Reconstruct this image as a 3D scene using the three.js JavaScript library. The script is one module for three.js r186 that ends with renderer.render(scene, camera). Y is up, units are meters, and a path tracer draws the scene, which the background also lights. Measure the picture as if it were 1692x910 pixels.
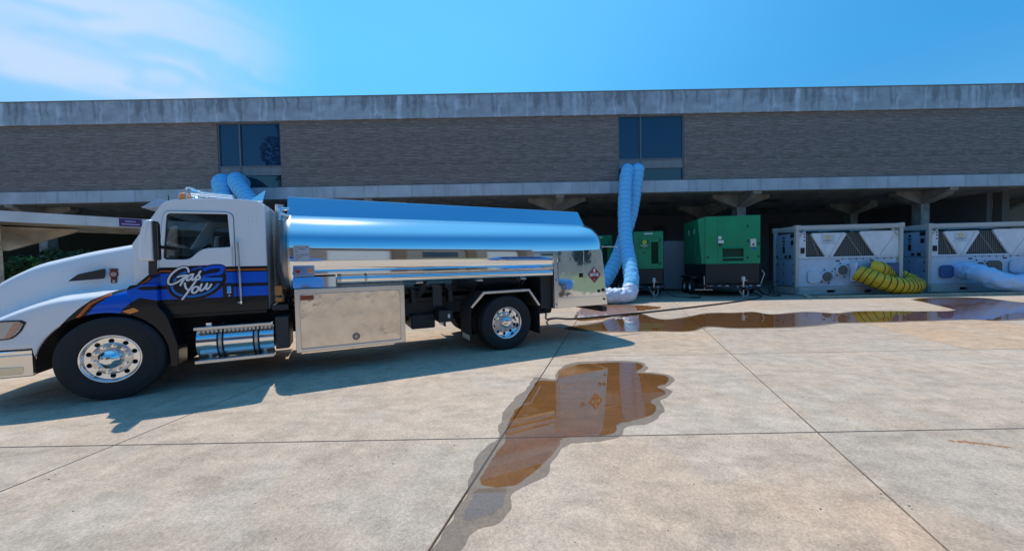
import * as THREE from 'three';
import { RoundedBoxGeometry } from 'three/addons/geometries/RoundedBoxGeometry.js';
import { mergeGeometries } from 'three/addons/utils/BufferGeometryUtils.js';

// ---------------------------------------------------------------- camera, sky, sun, exposure
const scene = new THREE.Scene();
const camera = new THREE.PerspectiveCamera(73.35, 1024 / 550, 0.05, 2000);
camera.position.set(0, 1.65, 0);
camera.rotation.set(THREE.MathUtils.degToRad(-1.87), 0, THREE.MathUtils.degToRad(-1.06), 'YXZ');
const renderer = new THREE.WebGLRenderer({ antialias: true });
renderer.setSize(1024, 550);
renderer.toneMapping = THREE.LinearToneMapping;
renderer.toneMappingExposure = 1.0;
renderer.shadowMap.enabled = true;
renderer.shadowMap.type = THREE.PCFSoftShadowMap;

const SUN = new THREE.Vector3(-0.22, 1, -0.41).normalize();
const sun = new THREE.DirectionalLight(new THREE.Color().setRGB(1.0, 0.93, 0.82), 3.7);
sun.position.copy(SUN).multiplyScalar(80);
sun.castShadow = true;
sun.shadow.mapSize.set(4096, 4096);
Object.assign(sun.shadow.camera, { left: -50, right: 50, top: 50, bottom: -50, near: 1, far: 200 });
sun.shadow.bias = -0.0004;
scene.add(sun, sun.target);

// ---------------------------------------------------------------- noise
function rng(seed) { let a = seed >>> 0; return () => { a = (a + 0x6d2b79f5) | 0; let t = Math.imul(a ^ (a >>> 15), 1 | a); t = (t + Math.imul(t ^ (t >>> 7), 61 | t)) ^ t; return ((t ^ (t >>> 14)) >>> 0) / 4294967296; }; }
const LAT = 256, lattice = new Float32Array(LAT * LAT);
{ const r = rng(11); for (let i = 0; i < lattice.length; i++) lattice[i] = r(); }
function vnoise(x, y, px = LAT, py = px) {
  const xi = Math.floor(x), yi = Math.floor(y); let fx = x - xi, fy = y - yi;
  fx = fx * fx * (3 - 2 * fx); fy = fy * fy * (3 - 2 * fy);
  const x0 = ((xi % px) + px) % px, x1 = (x0 + 1) % px, y0 = ((yi % py) + py) % py, y1 = (y0 + 1) % py;
  const a = lattice[y0 * LAT + x0], b = lattice[y0 * LAT + x1], c = lattice[y1 * LAT + x0], d = lattice[y1 * LAT + x1];
  return a + (b - a) * fx + (c - a) * fy + (a - b - c + d) * fx * fy;
}
function fbm(x, y, p, oct, py = p) { let s = 0, a = 0.5, t = 0; for (let i = 0; i < oct && Math.max(p, py) <= LAT; i++) { s += a * vnoise(x, y, p, py); t += a; a *= 0.5; x *= 2; y *= 2; p *= 2; py *= 2; } return s / t; }
const clamp = (v, a = 0, b = 1) => Math.min(b, Math.max(a, v));
const sst = (a, b, v) => { const t = clamp((v - a) / (b - a)); return t * t * (3 - 2 * t); };
const mix = (a, b, t) => a + (b - a) * t;

const lerpTable = (t, x) => { if (x <= t[0][0]) return t[0][1]; for (let i = 1; i < t.length; i++) if (x <= t[i][0]) return mix(t[i - 1][1], t[i][1], (x - t[i - 1][0]) / (t[i][0] - t[i - 1][0])); return t[t.length - 1][1]; };
{ // sky: clear blue, thin cirrus in the left half
  const W = 1024, H = 512, d = new Float32Array(W * H * 4);
  for (let j = 0; j < H; j++) for (let i = 0; i < W; i++) {
    const el = ((j + 0.5) / H - 0.5) * Math.PI, az = ((i + 0.5) / W - 0.5) * 2 * Math.PI;
    const x = Math.cos(el) * Math.cos(az), z = Math.cos(el) * Math.sin(az), y = Math.sin(el);
    const e = Math.max(0, el) * 180 / Math.PI, g = Math.acos(clamp(x * SUN.x + y * SUN.y + z * SUN.z)) * 180 / Math.PI, near = sst(70, 30, g);
    const c = [[[0, 0.30], [10, 0.13], [22, 0.055], [34, 0.03], [46, 0.019], [90, 0.018]], [[0, 0.62], [10, 0.46], [22, 0.35], [34, 0.24], [46, 0.18], [90, 0.165]], [[0, 0.92], [10, 0.86], [22, 0.78], [34, 0.63], [46, 0.52], [90, 0.49]]].map((t, q) => lerpTable(t, e) + near * [0.115, 0.36, 0.54][q]);
    if (y > 0) {
      const a = Math.atan2(x, -z);                                     // 0 straight ahead, negative to the left
      const u = x / (y + 0.12), v = -z / (y + 0.12), q = u * 0.8 + v * 0.35, w = -u * 0.35 + v * 0.8;
      const warp = fbm(q * 0.9 + 4, w * 0.9 + 7, 16, 4);
      const left = sst(-0.40, -0.86, a + (warp - 0.5) * 0.5) * sst(0.75, 0.40, y) * sst(-2.4, -1.5, a);
      const n1 = fbm(q * 0.9 + warp * 1.6 + 3, w * 1.7 + warp * 1.6 + 1, 16, 5), n2 = fbm(q * 2.2 + n1 * 3.0 + 9, w * 8 + n1 * 6 + 11, 32, 4);
      const t = clamp(left * (0.24 + 0.16 * sst(0.38, 0.58, n1) + 0.42 * sst(0.42, 0.64, n2) * sst(0.34, 0.54, n1)));
      c[0] = mix(c[0], 0.64, t); c[1] = mix(c[1], 0.77, t); c[2] = mix(c[2], 1.0, t);
    } else { const t = sst(0, -0.1, y); c[0] = mix(c[0], 0.25, t); c[1] = mix(c[1], 0.25, t); c[2] = mix(c[2], 0.24, t); }
    d.set([c[0], c[1], c[2], 1], (j * W + i) * 4);
  }
  const sky = new THREE.DataTexture(d, W, H, THREE.RGBAFormat, THREE.FloatType);
  sky.mapping = THREE.EquirectangularReflectionMapping; sky.magFilter = sky.minFilter = THREE.LinearFilter; sky.needsUpdate = true;
  scene.background = sky; scene.environment = sky;
}

// ---------------------------------------------------------------- geometry helpers
const V = (x, y, z) => new THREE.Vector3(x, y, z), PI = Math.PI;
function clean(g) {
  if (g.index) g = g.toNonIndexed();
  for (const k of Object.keys(g.attributes)) if (!['position', 'normal', 'uv'].includes(k)) g.deleteAttribute(k);
  if (!g.attributes.normal) g.computeVertexNormals();
  if (!g.attributes.uv) g.setAttribute('uv', new THREE.BufferAttribute(new Float32Array(g.attributes.position.count * 2), 2));
  return g;
}
const merge = (gs) => { gs = [gs].flat(Infinity).map(clean); return gs.length === 1 ? gs[0] : mergeGeometries(gs); };
function boxUV(g) {                                                     // uv in metres, by the way each face points
  g = clean(g); const p = g.attributes.position, n = g.attributes.normal, uv = g.attributes.uv;
  for (let i = 0; i < p.count; i++) {
    const ax = Math.abs(n.getX(i)), ay = Math.abs(n.getY(i)), az = Math.abs(n.getZ(i));
    if (ay > ax && ay > az) uv.setXY(i, p.getX(i), -p.getZ(i)); else if (ax > az) uv.setXY(i, p.getZ(i), p.getY(i)); else uv.setXY(i, p.getX(i), p.getY(i));
  }
  return g;
}
function rot(g, rx = 0, ry = 0, rz = 0) { if (rx) g.rotateX(rx); if (ry) g.rotateY(ry); if (rz) g.rotateZ(rz); return g; }
function box(w, h, d, x, y, z, r = 0, rx = 0, ry = 0, rz = 0) {
  const g = r ? new RoundedBoxGeometry(w, h, d, 2, r) : new THREE.BoxGeometry(w, h, d);
  return rot(g, rx, ry, rz).translate(x, y, z);
}
const span = (x0, x1, y0, y1, z0, z1, r = 0) => box(x1 - x0, y1 - y0, z1 - z0, (x0 + x1) / 2, (y0 + y1) / 2, (z0 + z1) / 2, r);
function cyl(r0, r1, len, axis, x, y, z, seg = 20, open = false) {
  const g = new THREE.CylinderGeometry(r1, r0, len, seg, 1, open);
  if (axis === 'x') g.rotateZ(-PI / 2); if (axis === 'z') g.rotateX(PI / 2);
  return g.translate(x, y, z);
}
function bar(a, b, w, h = w) {                                          // a square bar from a to b
  const A = V(...a), B = V(...b), L = A.distanceTo(B), g = new THREE.BoxGeometry(w, h, L);
  const o = new THREE.Object3D(); o.position.copy(A).add(B).multiplyScalar(0.5); o.lookAt(B); o.updateMatrix();
  return g.applyMatrix4(o.matrix);
}
function rod(a, b, r, seg = 10) {
  const A = V(...a), B = V(...b), g = new THREE.CylinderGeometry(r, r, A.distanceTo(B), seg);
  const q = new THREE.Quaternion().setFromUnitVectors(V(0, 1, 0), B.clone().sub(A).normalize());
  return g.applyQuaternion(q).translate((A.x + B.x) / 2, (A.y + B.y) / 2, (A.z + B.z) / 2);
}
const curve = (pts, closed = false, t = 0.5) => new THREE.CatmullRomCurve3(pts.map((p) => V(...p)), closed, 'catmullrom', t);
const tube = (pts, r, n = 40, seg = 10, closed = false) => new THREE.TubeGeometry(curve(pts, closed), n, r, seg, closed);
function shape(pts, holes = []) {
  const s = new THREE.Shape(pts.map((p) => new THREE.Vector2(...p)));
  for (const h of holes) s.holes.push(new THREE.Path(h.map((p) => new THREE.Vector2(...p))));
  return s;
}
function ext(pts, depth, z0 = 0, b = 0, holes = [], seg = 2) {          // outline in xy, pushed along z from z0 to z0 + depth
  const s = Array.isArray(pts) ? shape(pts, holes) : pts;
  const g = new THREE.ExtrudeGeometry(s, { depth: depth - 2 * b, bevelEnabled: b > 0, bevelThickness: b, bevelSize: b, bevelOffset: -b, bevelSegments: seg, curveSegments: 16 });
  return g.translate(0, 0, z0 + b);
}
function round(pts, r, n = 5) {                                         // an outline with its corners rounded
  const out = [], N = pts.length;
  pts.forEach((p, i) => {
    const a = pts[(i + N - 1) % N], c = pts[(i + 1) % N], R = p[2] ?? r;
    const d0 = Math.hypot(a[0] - p[0], a[1] - p[1]), d1 = Math.hypot(c[0] - p[0], c[1] - p[1]), t = Math.min(R, d0 * 0.49, d1 * 0.49);
    const s = [p[0] + (a[0] - p[0]) / d0 * t, p[1] + (a[1] - p[1]) / d0 * t], e = [p[0] + (c[0] - p[0]) / d1 * t, p[1] + (c[1] - p[1]) / d1 * t];
    for (let k = 0; k <= n; k++) { const u = k / n, w = 1 - u; out.push([w * w * s[0] + 2 * w * u * p[0] + u * u * e[0], w * w * s[1] + 2 * w * u * p[1] + u * u * e[1]]); }
  });
  return out;
}
function slabs(pts, y0, y1, b = 0) { return ext(pts, y1 - y0, y0, b, [], 1).rotateX(-PI / 2); }   // outline on the ground (right, forward)
function lathe(prof, axis = 'y', seg = 40) {
  const g = new THREE.LatheGeometry(prof.map((p) => new THREE.Vector2(Math.max(p[0], 1e-4), p[1])), seg);
  if (axis === 'z') g.rotateX(PI / 2); if (axis === 'x') g.rotateZ(-PI / 2);
  return g;
}
function loft(rows, closedRow = false) {                                // rows of points -> smooth surface
  const m = rows[0].length, n = rows.length, pos = [], uv = [], idx = [];
  rows.forEach((r, i) => r.forEach((p, j) => { pos.push(...p); uv.push(j / (m - 1), i / (n - 1)); }));
  for (let i = 0; i < n - 1; i++) for (let j = 0; j < m - 1; j++) { const a = i * m + j; idx.push(a, a + 1, a + m, a + 1, a + m + 1, a + m); }
  const g = new THREE.BufferGeometry();
  g.setAttribute('position', new THREE.Float32BufferAttribute(pos, 3)); g.setAttribute('uv', new THREE.Float32BufferAttribute(uv, 2)); g.setIndex(idx);
  g.computeVertexNormals();
  if (closedRow) { const N = g.attributes.normal; for (let i = 0; i < n; i++) { const a = i * m, b = a + m - 1, v = V(N.getX(a) + N.getX(b), N.getY(a) + N.getY(b), N.getZ(a) + N.getZ(b)).normalize(); N.setXYZ(a, v.x, v.y, v.z); N.setXYZ(b, v.x, v.y, v.z); } }
  return g;
}
const smoothTable = (t, x) => { const h = 0.09; let s = 0; for (let k = -3; k <= 3; k++) s += lerpTable(t, x + k * h / 3); return s / 7; };

// ---------------------------------------------------------------- scene helpers
const taken = {};
function numbered(n) { const k = taken[n] = (taken[n] ?? -1) + 1; return k ? n + '_' + String(k).padStart(3, '0') : n; }
function obj(name, gs, mat, parent) {
  const m = new THREE.Mesh(merge([gs]), mat); m.name = parent ? name : numbered(name); m.castShadow = m.receiveShadow = true;
  (parent || scene).add(m); return m;
}
function share(name, geo, mat, parent, pos = [0, 0, 0], r = [0, 0, 0]) { // one more mesh on a shared geometry
  const m = new THREE.Mesh(geo, mat); m.name = name; m.castShadow = m.receiveShadow = true; m.position.set(...pos); m.rotation.set(...r); parent.add(m); return m;
}
function thing(name, label, category, pos = [0, 0, 0], turn = 0, group) {
  const o = new THREE.Group(); o.name = numbered(name); o.position.set(...pos); o.rotation.y = turn;
  o.userData = { label, category }; if (group) o.userData.group = group; scene.add(o); return o;
}
function structure(o, label) { o.userData = { label, kind: 'structure' }; return o; }
function tag(o, label, category, group) { o.userData = { label, category }; if (group) o.userData.group = group; return o; }

// ---------------------------------------------------------------- textures and materials
function pix(W, H, f, srgb = true) {                                    // f(u, v, out) fills 0..1 values
  const d = new Uint8Array(W * H * 4), o = [0, 0, 0];
  for (let j = 0; j < H; j++) for (let i = 0; i < W; i++) { f((i + 0.5) / W, (j + 0.5) / H, o); const k = (j * W + i) * 4; d[k] = clamp(o[0]) * 255; d[k + 1] = clamp(o[1]) * 255; d[k + 2] = clamp(o[2]) * 255; d[k + 3] = 255; }
  const t = new THREE.DataTexture(d, W, H, THREE.RGBAFormat); t.wrapS = t.wrapT = THREE.RepeatWrapping; t.magFilter = THREE.LinearFilter; t.minFilter = THREE.LinearMipmapLinearFilter; t.generateMipmaps = true; t.anisotropy = 8;
  if (srgb) t.colorSpace = THREE.SRGBColorSpace; t.needsUpdate = true; return t;
}
function art(W, H, draw) {                                              // flat print
  const c = document.createElement('canvas'); c.width = W; c.height = H; const x = c.getContext('2d'); draw(x, W, H);
  const t = new THREE.CanvasTexture(c); t.colorSpace = THREE.SRGBColorSpace; t.anisotropy = 8; t.magFilter = THREE.LinearFilter; return t;
}
const rep = (t, sx, sy = sx) => { const c = t.clone(); c.repeat.set(sx, sy); c.needsUpdate = true; return c; };
const rgb = (r, g, b) => new THREE.Color().setRGB(r, g, b);
const S = (r, g, b, rough = 0.6, o = {}) => new THREE.MeshStandardMaterial({ color: rgb(r, g, b), roughness: rough, side: THREE.DoubleSide, ...o });
const P = (r, g, b, rough = 0.6, o = {}) => new THREE.MeshPhysicalMaterial({ color: rgb(r, g, b), roughness: rough, side: THREE.DoubleSide, ...o });

const concreteMap = pix(2048, 2048, (u, v, o) => {                      // 8 m square of weathered paving
  const big = fbm(u * 4, v * 4, 4, 5), stain = fbm(u * 8 + 3, v * 8 + 9, 8, 6), drag = fbm(u * 24 + 5, v * 96, 24, 3, 96), grain = vnoise(u * 512, v * 512, 256), speck = vnoise(u * 1024 + 31, v * 1024 + 57, 256), fine = fbm(u * 64 + 9, v * 64, 64, 3);
  const worn = sst(0.46, 0.62, stain), rust = sst(0.55, 0.72, fbm(u * 6 + 2.2, v * 6 + 4.1, 6, 5)), scuff = sst(0.60, 0.72, fbm(u * 20 + 7, v * 48 + 1, 20, 4, 48));
  let k = 0.73 + (big - 0.5) * 0.08 + (fine - 0.5) * 0.12 + (grain - 0.5) * 0.07 + (speck - 0.5) * 0.13 + (drag - 0.5) * 0.07 - scuff * 0.03;
  if (speck > 0.965) k -= 0.16;
  o[0] = k * mix(1.0, 0.985, worn) + rust * 0.008; o[1] = k * mix(0.885, 0.89, worn) - rust * 0.008; o[2] = k * mix(0.772, 0.792, worn) - rust * 0.018;
});
const concreteBump = pix(1024, 1024, (u, v, o) => { const k = 0.4 * fbm(u * 64, v * 64, 64, 3) + 0.3 * vnoise(u * 512, v * 512, 256) + 0.3 * fbm(u * 16 + 2, v * 64, 16, 3, 64); o[0] = o[1] = o[2] = k; }, false);
const cM = rep(concreteMap, 1 / 8), cB = rep(concreteBump, 1 / 4);
const paving = [[1, 1, 1], [0.93, 0.935, 0.94], [1.0, 0.965, 0.92], [0.965, 0.97, 0.975], [1.03, 0.985, 0.95]].map((c) => S(...c, 0.88, { map: cM, bumpMap: cB, bumpScale: 0.006 }));
const dampPaving = S(0.15, 0.12, 0.10, 0.6, { transparent: true, opacity: 0.25 });
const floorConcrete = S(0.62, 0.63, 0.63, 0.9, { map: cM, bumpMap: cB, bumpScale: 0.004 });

const stainMap = pix(2048, 512, (u, v, o) => {                          // 20 m x 1.2 m of rain-streaked concrete, v = 1 at the top edge
  const base = 0.69 + (fbm(u * 40, v * 4, 40, 5, 4) - 0.5) * 0.18 + (vnoise(u * 256, v * 64, 256, 64) - 0.5) * 0.04;
  const wob = fbm(u * 40 + 2, v * 3, 40, 3, 3) * 0.01, uu = u + wob, col = fbm(uu * 128 + 3, v * 0.6 + 0.5, 128, 2, 1), len = fbm(uu * 80 + 8, 0.3, 80, 2, 1), where = fbm(u * 8 + 1, 0.7, 8, 3, 1);
  const run = sst(1.25 - len * 1.5, 1.65 - len * 1.5, v + col * 0.3), s = run * sst(0.36, 0.66, col * 0.55 + where * 0.45) * 0.17 + sst(0.6, 0.8, col) * 0.04;
  const pale = sst(0.60, 0.78, fbm(uu * 100 + 50, v * 1 + 3, 100, 2, 1)) * 0.09;
  const k = base * (1 - s) + pale; o[0] = k * 0.955; o[1] = k * 1.0; o[2] = k * 1.05;
});
const fasciaMat = S(1, 1, 1, 0.85, { map: rep(stainMap, 1 / 20, 1 / 1.13) }); fasciaMat.map.offset.set(0.1, -9.02 / 1.13 % 1 + 1);
const lowFasciaMat = S(1, 1, 1, 0.85, { map: rep(pix(1024, 256, (u, v, o) => { const k = 0.74 + (fbm(u * 24, v * 3, 24, 5, 3) - 0.5) * 0.16 - sst(0.62, 0.8, fbm(u * 90, v * 1 + 3, 90, 2, 1)) * 0.07; o[0] = k * 0.97; o[1] = k * 1.0; o[2] = k * 1.04; }), 1 / 14, 1 / 2.4) });
const concreteStruct = S(0.44, 0.42, 0.38, 0.9, { map: rep(pix(512, 512, (u, v, o) => { const k = 0.82 + (fbm(u * 6, v * 6, 6, 6) - 0.5) * 0.5; o[0] = o[1] = o[2] = k; }), 1 / 2.5) });
const soffitMat = S(0.42, 0.42, 0.43, 0.92, { map: concreteStruct.map });

const BW = 1024, brickCell = (u, v) => { const row = Math.floor(v * 32), s = (row % 2) * 0.5, cx = u * 10 + s, col = Math.floor(cx) % 10, fy = v * 32 - row, fx = cx - Math.floor(cx); return [row, col, fx, fy]; };
const brickTone = (() => { const r = rng(5); return Array.from({ length: 400 }, () => [r(), r()]); })();
const brickMap = pix(BW, BW, (u, v, o) => {                             // 2.4 m square: 32 courses of 75 mm
  const [row, col, fx, fy] = brickCell(u, v), t = brickTone[row * 10 + col], rt = (brickTone[row * 7 + 3][1] - 0.5) * 0.10 * sst(0.35, 0.6, vnoise(u * 8, row * 2.3, 8, 256)), m = fy < 0.16 || fx < 0.045, g = fbm(u * 64, v * 64, 64, 3) - 0.5;
  if (m) { const jl = vnoise(u * 6, row * 3.7, 6, 256), k = 0.40 + g * 0.2 + (fy < 0.16 ? (jl > 0.62 ? 0.2 : jl < 0.4 ? -0.12 : 0) : 0.04); o[0] = k; o[1] = k * 0.97; o[2] = k * 0.93; }
  else { const k = 0.495 + (t[0] - 0.5) * 0.07 + g * 0.06 + rt; o[0] = k * 1.13; o[1] = k * (1.0 + t[1] * 0.02); o[2] = k * 0.96; }
});
const brickBump = pix(BW, BW, (u, v, o) => { const [row, col, fx, fy] = brickCell(u, v), t = brickTone[row * 10 + col]; const k = fy < 0.13 || fx < 0.045 ? 0 : 0.6 + t[0] * 0.4; o[0] = o[1] = o[2] = k; }, false);
const brickMat = S(1, 1, 1, 0.9, { map: rep(brickMap, 1 / 2.4), bumpMap: rep(brickBump, 1 / 2.4), bumpScale: 0.02 });

const dirt = pix(512, 512, (u, v, o) => { const k = 0.93 + (fbm(u * 5, v * 5, 5, 6) - 0.5) * 0.16; o[0] = o[1] = o[2] = k; });
const roughN = pix(512, 512, (u, v, o) => { const k = 0.55 + (fbm(u * 6, v * 6, 6, 6) - 0.5) * 0.9; o[0] = o[1] = o[2] = k; }, false);
const waveN = pix(512, 512, (u, v, o) => { const k = fbm(u * 3, v * 3, 3, 4); o[0] = o[1] = o[2] = k; }, false);
const chrome = S(0.86, 0.87, 0.88, 0.05, { metalness: 1 });
const polished = P(0.88, 0.885, 0.89, 0.07, { metalness: 1, roughnessMap: roughN, clearcoat: 0.4, clearcoatRoughness: 0.27 });
const brushed = S(0.68, 0.66, 0.63, 0.26, { metalness: 1 });
const satin = S(0.55, 0.56, 0.57, 0.38, { metalness: 1 });
const black = S(0.018, 0.019, 0.022, 0.55), blackGloss = S(0.012, 0.013, 0.016, 0.2), rubber = S(0.022, 0.022, 0.024, 0.85), darkSteel = S(0.03, 0.032, 0.036, 0.6), greyPlastic = S(0.09, 0.095, 0.1, 0.6);
const amber = P(0.85, 0.24, 0.02, 0.25, { clearcoat: 1 }), redLens = P(0.35, 0.02, 0.02, 0.25, { clearcoat: 1 }), whiteLens = P(0.75, 0.77, 0.8, 0.12, { clearcoat: 1 });
// ---------------------------------------------------------------- ground
structure(obj('ground', slabs([[-600, -600], [600, -600], [600, 600], [-600, 600]], -0.4, -0.1), S(0.30, 0.28, 0.25, 0.95)), 'open ground stretching to the horizon around the yard');
const orangePaving = S(1.04, 0.93, 0.82, 0.88, { map: cM, bumpMap: cB, bumpScale: 0.006 });
const yard = structure(thing('pavement', '', ''), 'sunlit pale concrete yard of large jointed slabs');
obj('joint_bed', slabs([[-34, -12], [34, -12], [34, 14.93], [-34, 14.93]], -0.09, -0.035), S(0.06, 0.052, 0.045, 0.95), yard);
{
  const rows = [-11.3, -8.35, -5.4, -2.45, 0.5, 3.45, 6.4, 9.35, 12.3, 14.93];
  const lines = [[-33, 0.02], [-30, 0.03], [-27, 0.04], [-24, 0.05], [-21, 0.06], [-18, 0.07], [-15.4, 0.08], [-12.5, 0.1], [-9.6, 0.11], [-6.7, 0.12], [-3.8, 0.138], [-0.13, 0.279], [2.87, 0.316], [7.15, 0.28], [10.4, 0.28], [13.2, 0.27], [15.6, 0.25], [17.9, 0.24], [21, 0.2], [24, 0.17], [27, 0.14], [30, 0.1]];
  const at = ([x, k], z) => x + k * (z - 3.45), r = rng(3);
  for (let j = 0; j < rows.length - 1; j++) for (let i = 0; i < lines.length - 1; i++) {
    const z0 = rows[j] + 0.008, z1 = rows[j + 1] - 0.008, A = lines[i], B = lines[i + 1];
    obj('concrete_slab', slabs([[at(A, z0) + 0.008, z0], [at(B, z0) - 0.008, z0], [at(B, z1) - 0.008, z1], [at(A, z1) + 0.008, z1]], -0.034, 0, 0.003), A[0] === 7.15 && j === 6 ? orangePaving : paving[Math.floor(r() * paving.length)], yard);
  }
}
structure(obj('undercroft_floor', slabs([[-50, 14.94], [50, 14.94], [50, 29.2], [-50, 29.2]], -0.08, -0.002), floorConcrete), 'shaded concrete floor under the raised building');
const kerb = structure(thing('kerb', '', ''), 'low concrete kerb along the edge of the yard before the chillers');
for (let i = 0; i < 9; i++) obj('kerb_stone', boxUV(box(3.0 - 0.012, 0.13, 0.17, 13.95 + i * 3, 0.03, -15.03, 0.02)), paving[i % 5], kerb);
obj('kerb_stone', boxUV(box(0.16, 0.125, 1.0, 12.35, 0.03, -15.45, 0.02, 0, -0.5)), paving[2], kerb);

function blob(pts, n, wob, seed) {                                      // smooth outline with small tongues
  const c = curve(pts.map((p) => [p[0], p[1], 0]), true, 0.5), out = [];
  for (let i = 0; i < n; i++) { const p = c.getPointAt(i / n), t = c.getTangentAt(i / n), k = (fbm(i / n * 48, seed, 48, 3, 64) - 0.5) * wob + (vnoise(i / n * 140, seed * 3, 140, 256) - 0.5) * wob * 0.45; out.push([p.x - t.y * k, p.y + t.x * k]); }
  return out;
}
const water = P(0.96, 0.83, 0.67, 0.012, { transmission: 1, thickness: 0, ior: 1.36 });
const big = [[0.69, 5.53], [0.95, 5.87], [1.39, 5.97], [1.76, 5.98], [2.01, 5.89], [2.0, 5.68], [1.8, 5.42], [2.07, 5.33], [2.17, 5.17], [2.03, 4.89], [1.88, 4.77], [1.9, 4.56], [1.63, 4.32], [1.58, 4.09], [1.43, 3.86], [1.08, 3.71], [0.94, 3.5], [0.72, 3.46], [0.46, 3.41], [0.40, 3.27], [0.30, 3.1], [0.20, 2.92], [0.05, 2.74], [-0.06, 2.69], [-0.20, 2.69], [-0.255, 2.72], [-0.245, 2.85], [-0.19, 3.05], [-0.11, 3.34], [-0.08, 3.66], [0.02, 4.1], [0.15, 4.43], [0.34, 5.1], [0.58, 5.12]];
const damp = [[0.64, 5.53], [0.93, 6.0], [1.43, 6.1], [1.78, 6.08], [2.1, 5.98], [2.08, 5.67], [1.93, 5.44], [2.12, 5.42], [2.26, 5.22], [2.11, 4.89], [1.98, 4.76], [1.99, 4.58], [1.72, 4.3], [1.66, 4.07], [1.46, 3.78], [1.13, 3.62], [0.97, 3.42], [0.5, 3.3], [0.31, 3.06], [0.22, 2.84], [0.0, 2.62], [-0.04, 2.56], [-0.04, 2.48], [-0.1, 2.33], [-0.25, 2.24], [-0.33, 2.12], [-0.40, 1.85], [-0.56, 1.8], [-0.50, 2.08], [-0.46, 2.22], [-0.4, 2.36], [-0.4, 2.51], [-0.35, 2.69], [-0.32, 3.05], [-0.24, 3.27], [-0.15, 3.47], [-0.17, 3.66], [-0.1, 4.11], [0.0, 4.44], [0.19, 4.91], [0.28, 5.28], [0.42, 5.27], [0.59, 5.21]];
const long = [[1.4, 9.3], [2.34, 9.94], [3.17, 10.92], [3.93, 11.6], [4.15, 10.35], [4.88, 10.53], [5.96, 11.3], [6.85, 11.31], [7.47, 11.43], [7.72, 10.86], [9.0, 11.21], [9.54, 10.81], [10.52, 11.13], [11.5, 11.06], [12.19, 10.89], [13.3, 11.04], [14.4, 12.61], [15.3, 14.0], [17.03, 14.5], [17.9, 14.0], [17.4, 12.4], [19.5, 11.9], [21.5, 11.2], [21.0, 9.6], [15.67, 10.6], [13.45, 9.5], [12.04, 9.2], [11.67, 9.43], [9.66, 9.28], [8.18, 9.27], [7.25, 8.94], [6.37, 8.79], [5.34, 8.82], [4.79, 9.08], [4.11, 8.56], [3.39, 8.63], [2.51, 8.65], [1.6, 8.9]];
const shift = (p, d) => { const cx = 0, out = []; const n = p.length; for (let i = 0; i < n; i++) { const a = p[(i + n - 1) % n], b = p[(i + 1) % n], t = [b[0] - a[0], b[1] - a[1]], l = Math.hypot(...t); out.push([p[i][0] - t[1] / l * d, p[i][1] + t[0] / l * d]); } return out; };
structure(obj('damp_patch', slabs(blob(damp, 320, 0.07, 4.2), 0.0005, 0.0015), dampPaving), 'grey damp margin of the near puddle running to the bottom edge');
structure(obj('puddle', slabs(blob(big, 320, 0.05, 9.7), 0.002, 0.0045), water), 'brown puddle in the foreground mirroring the tank cabinet');
structure(obj('puddle', slabs(blob([[-0.08, 2.655], [-0.085, 2.54], [-0.12, 2.42], [-0.2, 2.37], [-0.29, 2.32], [-0.345, 2.34], [-0.33, 2.48], [-0.29, 2.64], [-0.2, 2.665]], 140, 0.03, 6.1), 0.002, 0.0045), P(0.95, 0.925, 0.9, 0.03, { transmission: 1, thickness: 0, ior: 1.36 })), 'clear shallow film of water at the foot of the near puddle');
structure(obj('damp_patch', slabs(blob(shift(long, 0.10), 420, 0.14, 14.3), 0.0005, 0.0015), dampPaving), 'damp edge around the long brown puddle');
structure(obj('puddle', slabs(blob(long, 420, 0.1, 21.1), 0.002, 0.0045), water), 'long brown puddle running from the truck tail to the right');
structure(obj('puddle', slabs(blob([[2.69, 13.74], [3.75, 14.4], [5.14, 13.35], [5.11, 12.75], [4.19, 12.11], [3.15, 11.16], [2.34, 10.4], [1.83, 10.7]], 200, 0.12, 3.3), 0.002, 0.0045), water), 'brown puddle at the foot of the sunlit duct elbow');
structure(obj('rust_stain', slabs(blob([[3.86, 3.24], [4.0, 3.235], [4.12, 3.19], [4.24, 3.12], [4.2, 3.1], [4.05, 3.16], [3.93, 3.2]], 90, 0.05, 17.2), 0.0004, 0.0012), S(0.50, 0.24, 0.12, 0.9, { transparent: true, opacity: 0.38 })), 'short rust brown smear on the concrete at the lower right');
{ // loose grit on the slabs
  const r = rng(404), g = [];
  for (let i = 0; i < 220; i++) { const z = 1.4 + r() * r() * 9, x = (r() * 2 - 1) * 1.4 * z, q = 0.0025 + r() * r() * 0.006; g.push(new THREE.IcosahedronGeometry(q, 0).scale(1, 0.6, 1.2).rotateY(r() * 6).translate(x, q * 0.3, -z)); }
  const m = obj('grit', g, S(0.16, 0.14, 0.12, 0.9)); m.userData = { label: 'small loose stones scattered over the pale concrete', category: 'gravel', kind: 'stuff' };
}
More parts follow.
